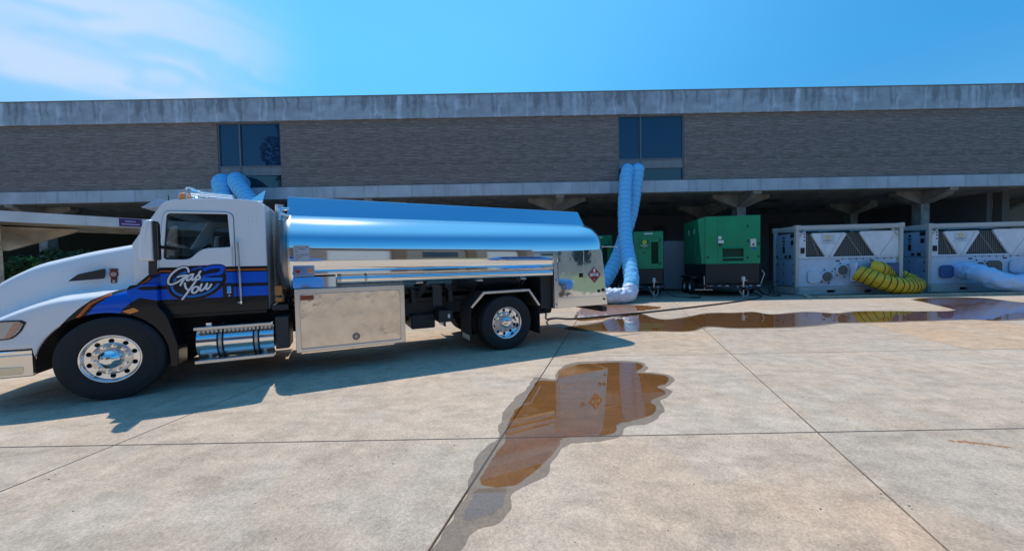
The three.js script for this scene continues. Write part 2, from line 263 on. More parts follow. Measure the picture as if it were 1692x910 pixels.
{ // grass along the kerb
  const r = rng(77), pos = [], n = [];
  for (let i = 0; i < 5200; i++) {
    const x = 13.1 + r() * 5.6, edge = sst(13.0, 13.8, x) * sst(18.8, 18.2, x), z = -(15.14 + r() * (0.25 + 0.45 * edge)), h = (0.03 + r() * 0.07) * (0.5 + edge * 0.5), a = r() * 6.28, w = 0.008, l = (r() - 0.5) * 0.08;
    const dx = Math.cos(a) * w, dz = Math.sin(a) * w;
    pos.push(x - dx, -0.005, z - dz, x + dx, -0.005, z + dz, x + l, h, z + l * 0.6); for (let k = 0; k < 3; k++) n.push(0, 0.8, 0.6);
  }
  const g = new THREE.BufferGeometry(); g.setAttribute('position', new THREE.Float32BufferAttribute(pos, 3)); g.setAttribute('normal', new THREE.Float32BufferAttribute(n, 3));
  const m = obj('grass', g, S(0.075, 0.17, 0.025, 0.8)); m.userData = { label: 'narrow strip of green grass between kerb and left chiller', category: 'grass', kind: 'stuff' };
}
structure(obj('lawn', slabs([[13, -60], [90, -60], [90, 4], [13, 4]], -0.099, 0.02), S(0.17, 0.21, 0.11, 0.95)), 'mown lawn to the right of the yard');

// ---------------------------------------------------------------- the building
const bld = thing('building', 'long two storey building with brown brick walls and stained concrete bands on columns', 'building');
const ZF = -18.8;                                                       // plane of the facade
{
  for (let i = 0; i < 8; i++) { const x0 = -47 + i * 11.75; obj('roof_fascia', boxUV(span(x0 + 0.006, x0 + 11.744, 9.02, 10.15, ZF - 0.3, ZF)), fasciaMat, bld); }
  obj('roof', [span(-47, 47, 9.9, 10.1, -45, ZF - 0.302), span(-47.05, 47.05, 10.15, 10.19, ZF - 0.35, ZF + 0.03)], S(0.22, 0.22, 0.22, 0.8), bld);
  for (let i = 0; i < 15; i++) { const x0 = -47 + i * 6.2667; obj('floor_fascia', boxUV(span(x0 + 0.005, x0 + 6.261, 5.11, 5.69, ZF - 0.35, ZF)), lowFasciaMat, bld); }
  const zb = ZF - 0.12;
  for (const [a, b] of [[-47, -14.8], [-11.58, 5.49], [8.85, 47]]) obj('brick_wall', boxUV(span(a, b, 5.69, 9.02, zb - 0.3, zb)), brickMat, bld);
  obj('soffit', boxUV(span(-47, 47, 5.16, 5.4, -29.5, ZF - 0.352)), soffitMat, bld);
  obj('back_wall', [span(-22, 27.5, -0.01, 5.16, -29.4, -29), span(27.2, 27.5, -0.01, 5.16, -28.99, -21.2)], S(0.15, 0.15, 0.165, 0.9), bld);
  obj('end_wall', [span(-47, -46.7, 5.69, 9.9, -45, zb - 0.3), span(46.7, 47, 5.69, 9.9, -45, zb - 0.3), span(-46.7, 46.7, 5.69, 9.9, -45, -44.7)], brickMat, bld);
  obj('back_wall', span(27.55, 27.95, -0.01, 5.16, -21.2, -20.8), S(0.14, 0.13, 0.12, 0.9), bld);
  const frameMat = S(0.16, 0.17, 0.19, 0.5, { metalness: 0.3 }), spandrel = S(0.26, 0.27, 0.28, 0.7, { map: rep(dirt, 1) }), gold = P(0.010, 0.032, 0.085, 0.02, { ior: 1.62 }), dim = P(0.01, 0.012, 0.016, 0.05, { ior: 1.9 });
  for (const [a, b] of [[-14.8, -11.58], [5.49, 8.85]]) {
    const zw = ZF - 0.2, m = a + (b - a) * 0.345, w = new THREE.Group(); w.name = 'window'; bld.add(w);
    obj('window_frame', [span(a, b, 8.94, 9.02, zw - 0.1, zw + 0.04), span(a, a + 0.07, 5.69, 8.94, zw - 0.1, zw + 0.04), span(b - 0.07, b, 5.69, 8.94, zw - 0.1, zw + 0.04), span(m - 0.035, m + 0.035, 5.76, 8.94, zw - 0.1, zw + 0.05), span(a + 0.07, b - 0.07, 5.69, 5.76, zw - 0.1, zw + 0.06), span(a + 0.07, b - 0.07, 6.78, 6.84, zw - 0.1, zw + 0.055)], frameMat, w);
    obj('pane', span(a + 0.07, m - 0.035, 6.84, 8.94, zw - 0.03, zw - 0.02), gold, w); obj('pane', span(m + 0.035, b - 0.07, 6.84, 8.94, zw - 0.03, zw - 0.02), gold, w);
    obj('spandrel', boxUV(span(a + 0.07, m - 0.035, 6.36, 6.78, zw - 0.06, zw + 0.02)), spandrel, w); obj('spandrel', boxUV(span(m + 0.035, b - 0.07, 6.36, 6.78, zw - 0.06, zw + 0.02)), spandrel, w);
    obj('pane', span(m + 0.035, b - 0.07, 5.76, 6.36, zw - 0.06, zw - 0.05), dim, w);
    obj('duct_panel', span(a + 0.07, m - 0.035, 5.76, 6.36, zw - 0.2, zw - 0.16), black, w);
  }
  function column(x, z) {
    const c = new THREE.Group(); c.name = 'column'; c.position.set(x, 0, z); bld.add(c);
    obj('shaft', boxUV(span(-0.24, 0.24, -0.01, 5.14, -0.24, 0.24, 0.02)), concreteStruct, c);
    const arm = [[0.2, 4.45], [1.55, 4.98], [1.55, 5.155], [0.2, 5.155]];
    for (let k = 0; k < 4; k++) obj('bracket_arm', boxUV(ext(arm, 0.42, -0.21).rotateY(k * PI / 2)), concreteStruct, c);
  }
  for (const x of [-35.5, -25.5, -16.95, -7.25, 2.52, 12.55, 22.55, 32.4]) { column(x, -20.42); if (x > -20) column(x + (x < 20 ? 0.1 : 0), -24.6); }
  for (const [x, z] of [[4, -22], [9, -22.5], [15.5, -22.3], [18, -26], [25, -22], [-3, -22.5]]) obj('ceiling_light', span(x - 0.6, x + 0.6, 5.10, 5.158, z - 0.3, z + 0.3), S(0.05, 0.05, 0.05, 0.6), bld);
  for (const x of [11.2, 16.8, 20.2]) { obj('louvre_panel', span(x, x + 0.9, 0.0, 4.4, -28.998, -28.9), S(0.09, 0.085, 0.085, 0.8), bld); }
}
obj('wall', boxUV(span(27.9, 46, -0.05, 5.1, -25.6, -25.2)), S(0.5, 0.52, 0.5, 0.8, { map: rep(dirt, 0.3) })).userData = { label: 'pale grey wall at the far right beyond the dark pillar', category: 'wall' };
{ const t = thing('partition', 'low plain grey partition standing between the two green generators', 'partition', [9.3, 0, -20.2]);
  obj('panel', box(2.1, 2.6, 0.06, 0, 1.4, 0), S(0.3, 0.31, 0.33, 0.6), t); obj('post', [box(0.07, 2.74, 0.09, -1.05, 1.37, 0), box(0.07, 2.74, 0.09, 1.05, 1.37, 0)], darkSteel, t); }

// ---------------------------------------------------------------- covered walk at the left
{
  const t = thing('canopy', 'white edged concrete canopy of a covered walk at the left edge', 'canopy');
  const A = [-18.7, 9.0], B = [-12.1, 17.9], d = [0.596, 0.803], nn = [-0.803, 0.596], W = 4.6, off = (p, k) => [p[0] + nn[0] * k, p[1] + nn[1] * k];
  const white = S(0.74, 0.76, 0.77, 0.7, { map: rep(dirt, 0.5) }), tan = S(0.95, 0.82, 0.64, 0.9, { map: concreteStruct.map });
  obj('roof_slab', boxUV(slabs([off(A, 0.06), off(B, 0.06), off(B, W), off(A, W)], 3.36, 3.6)), tan, t);
  for (let i = 0; i < 4; i++) { const a = 2.77 * i + 0.004, b = 2.77 * (i + 1) - 0.004, p = [A[0] + d[0] * a, A[1] + d[1] * a], q = [A[0] + d[0] * b, A[1] + d[1] * b]; obj('edge_band', boxUV(slabs([p, q, off(q, 0.056), off(p, 0.056)], 3.31, 3.66)), white, t); }
  // haunched frame across the walk
  const c = [A[0] + d[0] * 3.45, A[1] + d[1] * 3.45], ang = Math.atan2(nn[1], nn[0]);
  const f = ext([[0.3, 3.3], [0.25, 3.02], [2.0, 2.45], [2.3, 0], [2.75, 0], [2.75, 2.5], [4.5, 3.0], [4.5, 3.3]], 0.5, -0.25).rotateY(ang).translate(c[0], 0, -c[1]);
  obj('haunched_frame', boxUV(f), tan, t);
  const h = ext([[-3.6, 3.3], [-3.6, 3.25], [-0.4, 2.45], [0.4, 2.45], [2.0, 3.2], [2.0, 3.3]], 0.8, -0.4).rotateY(Math.atan2(d[1], d[0])).translate(c[0] + nn[0] * 2.4, 0.002, -c[1] - nn[1] * 2.4);
  obj('haunched_beam', boxUV(h), tan, t);
  const s = thing('sign', 'small purple sign with two white lines on the canopy edge', 'sign', [-14.72, 3.49, -14.36], Math.atan2(0.803, 0.596));
  const map = art(256, 128, (x, W, H) => { x.fillStyle = '#4c2c6e'; x.fillRect(0, 0, W, H); x.strokeStyle = '#e6def0'; x.lineWidth = 13; x.setLineDash([15, 3, 9, 3, 19, 4]); x.beginPath(); x.moveTo(66, 44); x.lineTo(190, 44); x.stroke(); x.beginPath(); x.moveTo(24, 92); x.lineTo(232, 92); x.stroke(); });
  obj('plate', span(-0.31, 0.31, -0.15, 0.15, -0.005, 0.01), S(0.09, 0.03, 0.16, 0.5), s);
  obj('sign_face', new THREE.PlaneGeometry(0.6, 0.29).translate(0, 0, 0.013), S(1, 1, 1, 0.5, { map }), s);
}

// ---------------------------------------------------------------- foliage
function leafGeo(list, size, seed) {                                    // list of [centre, radii, count]
  const r = rng(seed), pos = [], nor = [], o = new THREE.Object3D(), v = new THREE.Vector3();
  for (const [c, R, n] of list) for (let i = 0; i < n; i++) {
    do v.set(r() * 2 - 1, r() * 2 - 1, r() * 2 - 1); while (v.lengthSq() > 1); v.normalize().multiplyScalar(0.55 + 0.45 * Math.cbrt(r()));
    o.position.set(c[0] + v.x * R[0], c[1] + v.y * R[1], c[2] + v.z * R[2]); o.rotation.set(r() * 6.28, r() * 6.28, r() * 6.28); o.scale.setScalar(size * (0.6 + r() * 0.8)); o.updateMatrix();
    const q = [[-0.5, 0, 0], [0, -0.25, 0.1], [0.5, 0, 0], [-0.5, 0, 0], [0.5, 0, 0], [0, 0.25, 0.1]].map((p) => V(...p).applyMatrix4(o.matrix));
    for (const p of q) pos.push(p.x, p.y, p.z);
    const m = V(0, 0, 1).transformDirection(o.matrix); for (let k = 0; k < 6; k++) nor.push(m.x, m.y, m.z);
  }
  const g = new THREE.BufferGeometry(); g.setAttribute('position', new THREE.Float32BufferAttribute(pos, 3)); g.setAttribute('normal', new THREE.Float32BufferAttribute(nor, 3)); return g;
}
const leafDark = P(0.06, 0.12, 0.035, 0.7, { transmission: 0.25, thickness: 0 }), leafSunlit = P(0.26, 0.42, 0.09, 0.6, { transmission: 0.3, thickness: 0 }), bark = S(0.10, 0.075, 0.05, 0.95);
function shrub(x, z, h, w, label, seed) {
  const t = thing('shrub', label, 'shrub', [x, 0, z]), r = rng(seed), c = [], l = [];
  for (let i = 0; i < 14; i++) { const a = r() * 6.28, k = Math.sqrt(r()) * w * 0.7, y = h * (0.25 + 0.6 * r()); (i % 3 ? c : l).push([[Math.cos(a) * k, y, Math.sin(a) * k], [w * 0.38, h * 0.16, w * 0.38], 150]); }
  obj('foliage', leafGeo(c, 0.3, seed + 1), leafDark, t); obj('sunlit_leaves', leafGeo(l, 0.3, seed + 2), leafSunlit, t);  // lighter green on some clusters is painted sunlight on the leaves
  obj('stem', [0, 1, 2, 3].map((k) => rod([Math.cos(k * 1.7) * 0.1, -0.02, Math.sin(k * 1.7) * 0.1], [Math.cos(k * 1.7) * w * 0.4, h * 0.6, Math.sin(k * 1.7) * w * 0.4], 0.03, 6)), bark, t);
}
shrub(-21.6, -18.2, 2.9, 1.2, 'leafy shrub just left of the truck bonnet under the canopy', 21);
shrub(-24.2, -18.0, 2.5, 1.1, 'low green shrub left of the blue grey column', 31);
shrub(-19.2, -18.6, 2.9, 1.2, 'dark shrub showing above the truck bonnet by the windscreen', 41);
structure(obj('hedge_bank', [span(-46, -20.2, -0.05, 5.1, -29.6, -28.6)], S(0.02, 0.028, 0.018, 0.95)), 'dark overgrown bank behind the covered walk');
function tree(x, z, h, w, label, seed) {
  const t = thing('tree', label, 'tree', [x, 0, z]), r = rng(seed), c = [], limbs = [];
  limbs.push(lathe([[h * 0.03, -0.1], [h * 0.02, h * 0.08], [h * 0.016, h * 0.35], [h * 0.006, h * 0.8]], 'y', 12));
  for (let i = 0; i < 46; i++) {
    const a = i * 2.4, yy = 0.34 + 0.62 * (i / 46), k = w * Math.sqrt(Math.max(0.05, 1 - ((yy - 0.58) / 0.42) ** 2)) * (0.45 + 0.55 * r()), p = [Math.cos(a) * k, h * yy, Math.sin(a) * k];
    c.push([p, [w * 0.34, h * 0.085, w * 0.34], 420]); limbs.push(rod([0, h * (yy - 0.14), 0], p, 0.05 + 0.06 * r(), 6));
  }
  obj('trunk', limbs, bark, t); obj('crown', leafGeo(c, 0.42, seed + 5), leafDark, t);
}
tree(-22.6, 4, 21, 3.7, 'tall broad tree behind the camera seen in the left window', 101);
// ---------------------------------------------------------------- the tank truck (x back from the front axle, z towards the viewer's side)
const truck = thing('tank_truck', 'white and blue fuel tank truck with a polished silver tank', 'tank truck', [-5.686, 0, -5.755], THREE.MathUtils.degToRad(25.09));
{
  const T = truck;
  // livery print: planar on the sides
  const S0 = -1.45, SW = 3.25, Y0 = 0.25, YH = 2.5;
  const livery = art(2048, 1576, (x, W, H) => {
    const X = (s) => (s - S0) / SW * W, Y = (y) => (Y0 + YH - y) / YH * H, poly = (p, c) => { x.fillStyle = c; x.beginPath(); p.forEach((q, i) => (i ? x.lineTo(X(q[0]), Y(q[1])) : x.moveTo(X(q[0]), Y(q[1])))); x.closePath(); x.fill(); };
    const line = (p, c, w) => { x.strokeStyle = c; x.lineWidth = w * W / SW; x.lineJoin = 'round'; x.lineCap = 'butt'; x.beginPath(); p.forEach((q, i) => (i ? x.lineTo(X(q[0]), Y(q[1])) : x.moveTo(X(q[0]), Y(q[1])))); x.stroke(); };
    x.fillStyle = '#e9ebee'; x.fillRect(0, 0, W, H);
    const K = '#16181c', B = '#005cd2', O = '#c9622c';
    poly([[1.9, 1.682], [0.5, 1.682], [0.40, 1.60], [0.33, 1.53], [0.26, 1.458], [0.12, 1.41], [0.012, 1.362], [-0.13, 1.285], [-0.25, 1.18], [-0.34, 1.08], [-0.42, 0.98], [-0.42, 0.2], [1.9, 0.2]], K);
    poly([[1.9, 1.6], [0.5, 1.6], [0.42, 1.53], [0.34, 1.45], [0.27, 1.415], [0.07, 1.345], [-0.08, 1.23], [-0.21, 1.06], [0.11, 1.06], [0.17, 1.16], [0.24, 1.23], [0.33, 1.29], [0.5, 1.243], [1.9, 1.243]], B);
    poly([[1.9, 1.436], [0.36, 1.436], [0.30, 1.41], [0.36, 1.385], [1.9, 1.385]], '#191b26');
    line([[1.9, 1.631], [0.52, 1.631], [0.43, 1.575], [0.36, 1.50], [0.30, 1.465]], O, 0.02);
    line([[0.05, 1.352], [-0.04, 1.305], [-0.14, 1.235], [-0.26, 1.07]], O, 0.032);
    // round emblem with script lettering
    const h = [0.000770726, -3.81292e-05, 0.377676, -0.000129623, -0.00105359, 1.94373, -6.65867e-05, -1.34349e-07];
    const q = (a, b) => { const w = h[6] * a + h[7] * b + 1; return [X((h[0] * a + h[1] * b + h[2]) / w), Y((h[3] * a + h[4] * b + h[5]) / w)]; };
    const path = (cmds) => { x.beginPath(); for (const c of cmds) { const p = []; for (let i = 1; i < c.length; i += 2) p.push(...q(c[i], c[i + 1])); if (c[0] === 'M') x.moveTo(...p); if (c[0] === 'L') x.lineTo(...p); if (c[0] === 'C') x.bezierCurveTo(...p); if (c[0] === 'Z') x.closePath(); } };
    const u = 0.00073 * W / SW;
    const stroke = (c, col, w) => { path(c); x.strokeStyle = col; x.lineWidth = w * u; x.lineCap = x.lineJoin = 'round'; x.stroke(); };
    const ring = [['M', 360, 300], ['C', 290, 360, 290, 520, 360, 580], ['C', 450, 660, 640, 650, 780, 590], ['C', 900, 540, 990, 450, 1000, 380], ['C', 1000, 250, 880, 235, 700, 245], ['C', 560, 250, 430, 250, 360, 300], ['Z']];
    const two = [['M', 590, 275], ['C', 640, 255, 700, 245, 735, 245]], two2 = [['M', 752, 272], ['C', 790, 240, 960, 222, 978, 250], ['C', 990, 290, 950, 322, 900, 330], ['C', 800, 345, 735, 350, 712, 402], ['L', 955, 392]];
    stroke(ring, '#6b4034', 84); path(ring); x.fillStyle = '#6b4034'; x.fill(); stroke(two2, '#6b4034', 112);
    stroke(ring, '#14161d', 62); path(ring); x.fillStyle = '#23252f'; x.fill();
    stroke([['M', 330, 480], ['C', 350, 590, 470, 620, 600, 610], ['C', 740, 600, 880, 530, 920, 455]], '#1f76c8', 40);
    stroke([['M', 365, 415], ['C', 400, 350, 470, 310, 540, 300]], '#1f76c8', 40);
    stroke(two, '#14161d', 60); stroke(two, '#1b58b8', 38);
    stroke(two2, '#0e1016', 96); stroke(two2, '#1458d8', 68); stroke([['M', 715, 398], ['L', 955, 388]], '#1c78d8', 62);
    stroke([['M', 790, 290], ['C', 830, 270, 900, 262, 915, 280]], '#0e1016', 26); stroke([['M', 770, 362], ['L', 955, 345]], '#0e1016', 13);
    const letters = [
      [['M', 548, 300], ['C', 545, 225, 480, 230, 420, 262], ['C', 340, 305, 285, 375, 287, 430], ['C', 290, 485, 365, 455, 425, 420], ['C', 462, 398, 486, 378, 500, 362]], [['M', 408, 366], ['C', 440, 352, 500, 343, 530, 343]], [['M', 522, 348], ['C', 490, 390, 462, 430, 444, 470]],
      [['M', 610, 330], ['C', 565, 325, 520, 370, 524, 402], ['C', 532, 425, 575, 395, 600, 350], ['C', 588, 380, 582, 402, 598, 404], ['C', 618, 400, 640, 375, 668, 340]], [['M', 700, 292], ['C', 672, 318, 676, 340, 688, 358], ['C', 700, 388, 668, 405, 640, 392]],
      [['M', 500, 445], ['C', 502, 498, 520, 525, 548, 530]], [['M', 648, 402], ['C', 600, 470, 535, 560, 468, 648]], [['M', 650, 488], ['C', 610, 485, 582, 530, 594, 560], ['C', 618, 585, 665, 545, 672, 512], ['C', 672, 492, 662, 486, 650, 488]],
      [['M', 714, 455], ['C', 692, 500, 684, 538, 704, 540], ['C', 734, 534, 762, 490, 784, 448]], [['M', 784, 448], ['C', 766, 495, 766, 522, 784, 522], ['C', 804, 512, 822, 486, 836, 458]]];
    for (const l of letters) stroke(l, '#15171c', 62); for (const l of letters) stroke(l, '#e6e8f0', 34);
  });
  const paint = P(1, 1, 1, 0.3, { map: livery, clearcoat: 0.35, clearcoatRoughness: 0.05, specularIntensity: 0.5 }), white = P(0.82, 0.84, 0.86, 0.3, { clearcoat: 0.4, clearcoatRoughness: 0.06 });
  const bodyBlack = P(0.010, 0.012, 0.018, 0.35, { clearcoat: 0.2, specularIntensity: 0.5 });
  const sideUV = (g) => { g = clean(g); const p = g.attributes.position, uv = g.attributes.uv; for (let i = 0; i < p.count; i++) uv.setXY(i, (p.getX(i) - S0) / SW, (p.getY(i) - Y0) / YH); return g; };
  const grp = (name, parent = T) => { const g = new THREE.Group(); g.name = name; parent.add(g); return g; };

  // frame and running gear
  obj('chassis_frame', [span(-1.2, 7.3, 0.70, 0.94, 0.38, 0.46), span(-1.2, 7.3, 0.70, 0.94, -0.46, -0.38), ...[-0.9, 0.9, 2.3, 3.6, 4.6, 5.2, 6.2, 7.2].map((s) => span(s, s + 0.1, 0.72, 0.92, -0.38, 0.38))], darkSteel, T);
  obj('front_axle', [span(-0.02, 0.1, 0.40, 0.52, -0.9, 0.9), span(-0.6, 0.7, 0.62, 0.68, 0.36, 0.48), span(-0.6, 0.7, 0.62, 0.68, -0.48, -0.36), rod([-0.3, 0.45, 0.7], [0.3, 0.5, -0.7], 0.03)], darkSteel, T);
  obj('rear_axle', [cyl(0.09, 0.09, 1.9, 'z', 5.6, 0.52, 0, 16), new THREE.SphereGeometry(0.24, 20, 14).translate(5.6, 0.54, 0), rod([2.0, 0.62, 0.1], [5.4, 0.55, 0], 0.06), span(4.9, 6.3, 0.60, 0.68, 0.40, 0.50), span(4.9, 6.3, 0.60, 0.68, -0.50, -0.40), ...[5.15, 6.05].map((s) => cyl(0.12, 0.14, 0.2, 'y', s, 0.78, 0.45, 14))], darkSteel, T);
  obj('gearbox', [span(0.2, 1.9, 0.42, 0.95, -0.3, 0.3, 0.08), span(-0.9, 0.4, 0.75, 1.45, -0.35, 0.35, 0.05)], darkSteel, T);
  obj('under_tank_gear', [span(3.9, 4.35, 0.45, 0.72, -0.2, 0.62, 0.03), span(4.35, 4.62, 0.58, 0.80, 0.2, 0.9, 0.02), cyl(0.13, 0.13, 1.0, 'x', 4.2, 0.60, -0.6, 18), span(3.72, 4.9, 0.58, 0.95, -0.8, -0.3)], darkSteel, T);
  obj('pump_tag', span(4.52, 4.56, 0.66, 0.73, 0.905, 0.912), S(0.8, 0.8, 0.8, 0.5), T);
  obj('air_tank', cyl(0.12, 0.12, 0.75, 'x', 6.75, 0.6, 0.2, 18), darkSteel, T);

  // wheels
  const tyreProf = (w, R, r) => { const h = w / 2, p = [[r, -h * 0.72], [r + 0.03, -h * 0.9], [r + 0.09, -h], [R - 0.10, -h * 0.98], [R - 0.03, -h * 0.90], [R - 0.008, -h * 0.80]]; for (const k of [-0.5, -0.17, 0.17, 0.5]) p.push([R, (k - 0.12) * h * 1.3], [R, (k - 0.035) * h * 1.3], [R - 0.014, (k - 0.03) * h * 1.3], [R - 0.014, (k + 0.03) * h * 1.3], [R, (k + 0.035) * h * 1.3]); p.push([R - 0.008, h * 0.80], [R - 0.03, h * 0.90], [R - 0.10, h * 0.98], [R - 0.085, h * 1.0], [r + 0.09, h], [r + 0.03, h * 0.9], [r, h * 0.72]); return p; };
  const circ = (r, n = 40, cx = 0, cy = 0) => Array.from({ length: n }, (_, i) => [cx + r * Math.cos(i / n * 2 * PI), cy + r * Math.sin(i / n * 2 * PI)]);
  const holes = (r, q, n, off) => Array.from({ length: n }, (_, i) => circ(q, 14, r * Math.cos((i + off) / n * 2 * PI), r * Math.sin((i + off) / n * 2 * PI)));
  const nutG = merge([cyl(0.019, 0.017, 0.05, 'z', 0, 0, 0.025, 6), cyl(0.024, 0.024, 0.008, 'z', 0, 0, 0.004, 14)]);
  function wheel(s, side, front) {
    const w = grp('wheel'); w.position.set(s, front ? 0.53 : 0.515, 0); if (side < 0) w.rotation.y = PI;
    const zo = front ? 1.235 : 1.22, R = front ? 0.544 : 0.53;
    obj('tyre', lathe(tyreProf(front ? 0.3 : 0.27, R - 0.012, 0.285), 'z', 64).translate(0, 0, zo - (front ? 0.15 : 0.135)), rubber, w);
    if (!front) obj('inner_tyre', lathe(tyreProf(0.27, R - 0.012, 0.285), 'z', 48).translate(0, 0, zo - 0.48), rubber, w);
    const ze = zo - 0.03, disc = front ? ze - 0.035 : ze - 0.15;
    obj('rim', [lathe([[0.262, -0.26], [0.268, -0.05], [0.272, -0.02], [0.285, 0.0], [0.3, 0.006], [0.305, 0.0], [0.303, -0.014], [0.285, -0.02], [0.28, -0.26]], 'z', 56).scale(1, 1, 1).translate(0, 0, ze),
      ext(shape(circ(0.268, 56), [circ(0.09, 30), ...holes(0.226, 0.027, 10, 0.5)]), 0.022, disc - 0.02, 0.004)], chrome, w);
    obj('brake_drum', cyl(0.24, 0.24, 0.2, 'z', 0, 0, disc - 0.16, 30), black, w);
    obj('hub_plate', lathe([[0.205, 0.0], [0.2, 0.012], [0.14, 0.02], [0.1, 0.022]].map((p) => p), 'z', 40).translate(0, 0, disc), front ? brushed : satin, w);
    obj('hub_cap', lathe(front ? [[0.125, 0], [0.122, 0.05], [0.105, 0.085], [0.075, 0.098], [0.07, 0.115], [0.04, 0.125], [0, 0.127]] : [[0.11, 0], [0.108, 0.10], [0.10, 0.13], [0.06, 0.14], [0, 0.143]], 'z', 36).translate(0, 0, disc + 0.014), chrome, w);
    for (let i = 0; i < 10; i++) { const a = (i + 0.2) / 10 * 2 * PI; share('lug_nut', nutG, chrome, w, [0.165 * Math.cos(a), 0.165 * Math.sin(a), disc + 0.012]); }
    return w;
  }
  for (const sd of [1, -1]) { wheel(0.04, sd, true); wheel(5.6, sd, false); }

  // bonnet with wings, lofted across
  const yT = [[-1.42, 1.34], [-1.34, 1.455], [-1.2, 1.555], [-0.97, 1.695], [-0.87, 1.745], [-0.35, 1.90], [0.06, 1.985], [0.24, 2.02]], yC = [[-1.42, 0.90], [-1.25, 0.98], [-1.01, 1.12], [-0.75, 1.24], [-0.48, 1.335], [-0.18, 1.37], [0.24, 1.40]];
  const zT = [[-1.42, 0.46], [-1.2, 0.56], [-0.3, 0.66], [0.24, 0.80]], zO = [[-1.42, 0.90], [-1.3, 1.0], [-1.15, 1.07], [-0.95, 1.12], [-0.7, 1.155], [-0.5, 1.17], [0.24, 1.17]];
  const arch = (s) => { const q = 0.405 - (s + 0.03) ** 2; return q > 0 ? 0.48 + Math.sqrt(q) : 0.2; };
  const yLow = (s) => Math.max(s < -0.655 ? 0.735 : 0.60, arch(s));
  const rows = [];
  for (let i = 0; i <= 84; i++) {
    const s = -1.42 + 1.66 * i / 84, t = smoothTable(yT, s), c = smoothTable(yC, s), a = smoothTable(zT, s), o = smoothTable(zO, s), l = yLow(s);
    const half = [[0, t + 0.05, 0], [0, t + 0.042, a * 0.5], [0, t + 0.015, a * 0.86], [0, t - 0.03, a + 0.0], [0, t - 0.10, a + 0.035], [0, mix(t, c, 0.45), a + 0.06], [0, mix(t, c, 0.8), a + 0.085], [0, c + 0.035, a + 0.13], [0, c + 0.012, mix(a + 0.14, o, 0.35)], [0, c - 0.01, mix(a + 0.14, o, 0.7)], [0, c - 0.06, o - 0.02], [0, c - 0.14, o], [0, Math.max(l, mix(c - 0.14, l, 0.5)), o], [0, l, o - 0.004], [0, l, o - 0.05]];
    const cv = new THREE.CatmullRomCurve3(half.map((p) => V(...p)), false, 'centripetal'), pts = [];
    const fine = []; for (let k = 0; k <= 64; k++) fine.push(cv.getPoint(k / 64));
    for (let k = 64; k > 0; k--) pts.push([s, fine[k].y, -fine[k].z]); for (let k = 0; k <= 64; k++) pts.push([s, fine[k].y, fine[k].z]);
    rows.push(pts);
  }
  const hood = obj('bonnet', sideUV(loft(rows)), paint, T);
  obj('nose', ext([[-0.9, 0.735], [0.9, 0.735], [0.9, 0.86], [0.62, 1.12], [0.40, 1.26], [-0.40, 1.26], [-0.62, 1.12], [-0.9, 0.86]], 0.05, 0, 0.01).rotateY(-PI / 2).translate(-1.38, 0, 0), white, T);
  const grille = grp('grille'); obj('grille_surround', ext(round([[-0.55, 0.76], [0.55, 0.76], [0.46, 1.22], [-0.46, 1.22]], 0.06), 0.03, 0, 0.008).rotateY(-PI / 2).translate(-1.432, 0, 0), chrome, grille);
  for (let i = 0; i < 7; i++) obj('grille_bar', span(-1.478, -1.464, 0.80 + i * 0.055, 0.825 + i * 0.055, -0.44, 0.44, 0.004), satin, grille);
  for (const sd of [1, -1]) {
    const L = grp('headlight'), zz = (s, k) => sd * (smoothTable(zO, s) + k);
    const lens = (pts, k) => { const tri = new THREE.ShapeGeometry(shape(pts)).toNonIndexed(), p = tri.attributes.position; for (let i = 0; i < p.count; i++) p.setZ(i, zz(p.getX(i), k)); tri.computeVertexNormals(); return tri; };
    const out = round([[-1.22, 0.85], [-1.20, 1.01], [-1.05, 1.085], [-0.685, 1.082], [-0.735, 0.96], [-0.83, 0.855]], 0.05), inn = round([[-1.20, 0.867], [-1.18, 1.0], [-1.04, 1.068], [-0.71, 1.066], [-0.75, 0.965], [-0.838, 0.87]], 0.05);
    const fill = (pts, k) => { const cs = pts.map((p) => p[0]), a = Math.min(...cs), b = Math.max(...cs), g = []; for (let i = 0; i < 12; i++) { const s0 = mix(a, b, i / 12), s1 = mix(a, b, (i + 1) / 12), rg = (s) => { let lo = 9, hi = -9; for (let j = 0; j < pts.length; j++) { const p = pts[j], q = pts[(j + 1) % pts.length]; if ((p[0] - s) * (q[0] - s) <= 0 && p[0] !== q[0]) { const y = mix(p[1], q[1], (s - p[0]) / (q[0] - p[0])); lo = Math.min(lo, y); hi = Math.max(hi, y); } } return lo > hi ? [0.95, 0.95] : [lo, hi]; }; const r0 = rg(s0 + 1e-4), r1 = rg(s1 - 1e-4); g.push([[s0, r0[0], zz(s0, k)], [s0, r0[1], zz(s0, k)], [s1, r1[0], zz(s1, k)], [s1, r1[1], zz(s1, k)]]); } const pos = []; for (const [p, q, r, t] of g) for (const v of [p, r, q, q, r, t]) pos.push(...v); const G = new THREE.BufferGeometry(); G.setAttribute('position', new THREE.Float32BufferAttribute(pos, 3)); G.computeVertexNormals(); return G; };
    obj('lamp_housing', fill(out, 0.006), blackGloss, L);
    obj('lamp_lens', fill(inn, 0.014), P(0.42, 0.44, 0.44, 0.1, { clearcoat: 1, metalness: 0.35 }), L);
    obj('turn_lens', fill(round([[-0.90, 0.873], [-0.845, 0.873], [-0.725, 1.05], [-0.80, 1.06]], 0.02), 0.019), P(0.55, 0.28, 0.18, 0.15, { clearcoat: 1 }), L);
    obj('bonnet_vent', ext(round([[-0.487, 1.525], [-0.384, 1.618], [-0.117, 1.688], [-0.135, 1.552]], 0.02), 0.02, 0, 0.004).rotateX(sd * 0.06).translate(0, 0.0, sd * 0.735 - 0.01 - sd * (0.06 * 0)), black, T);
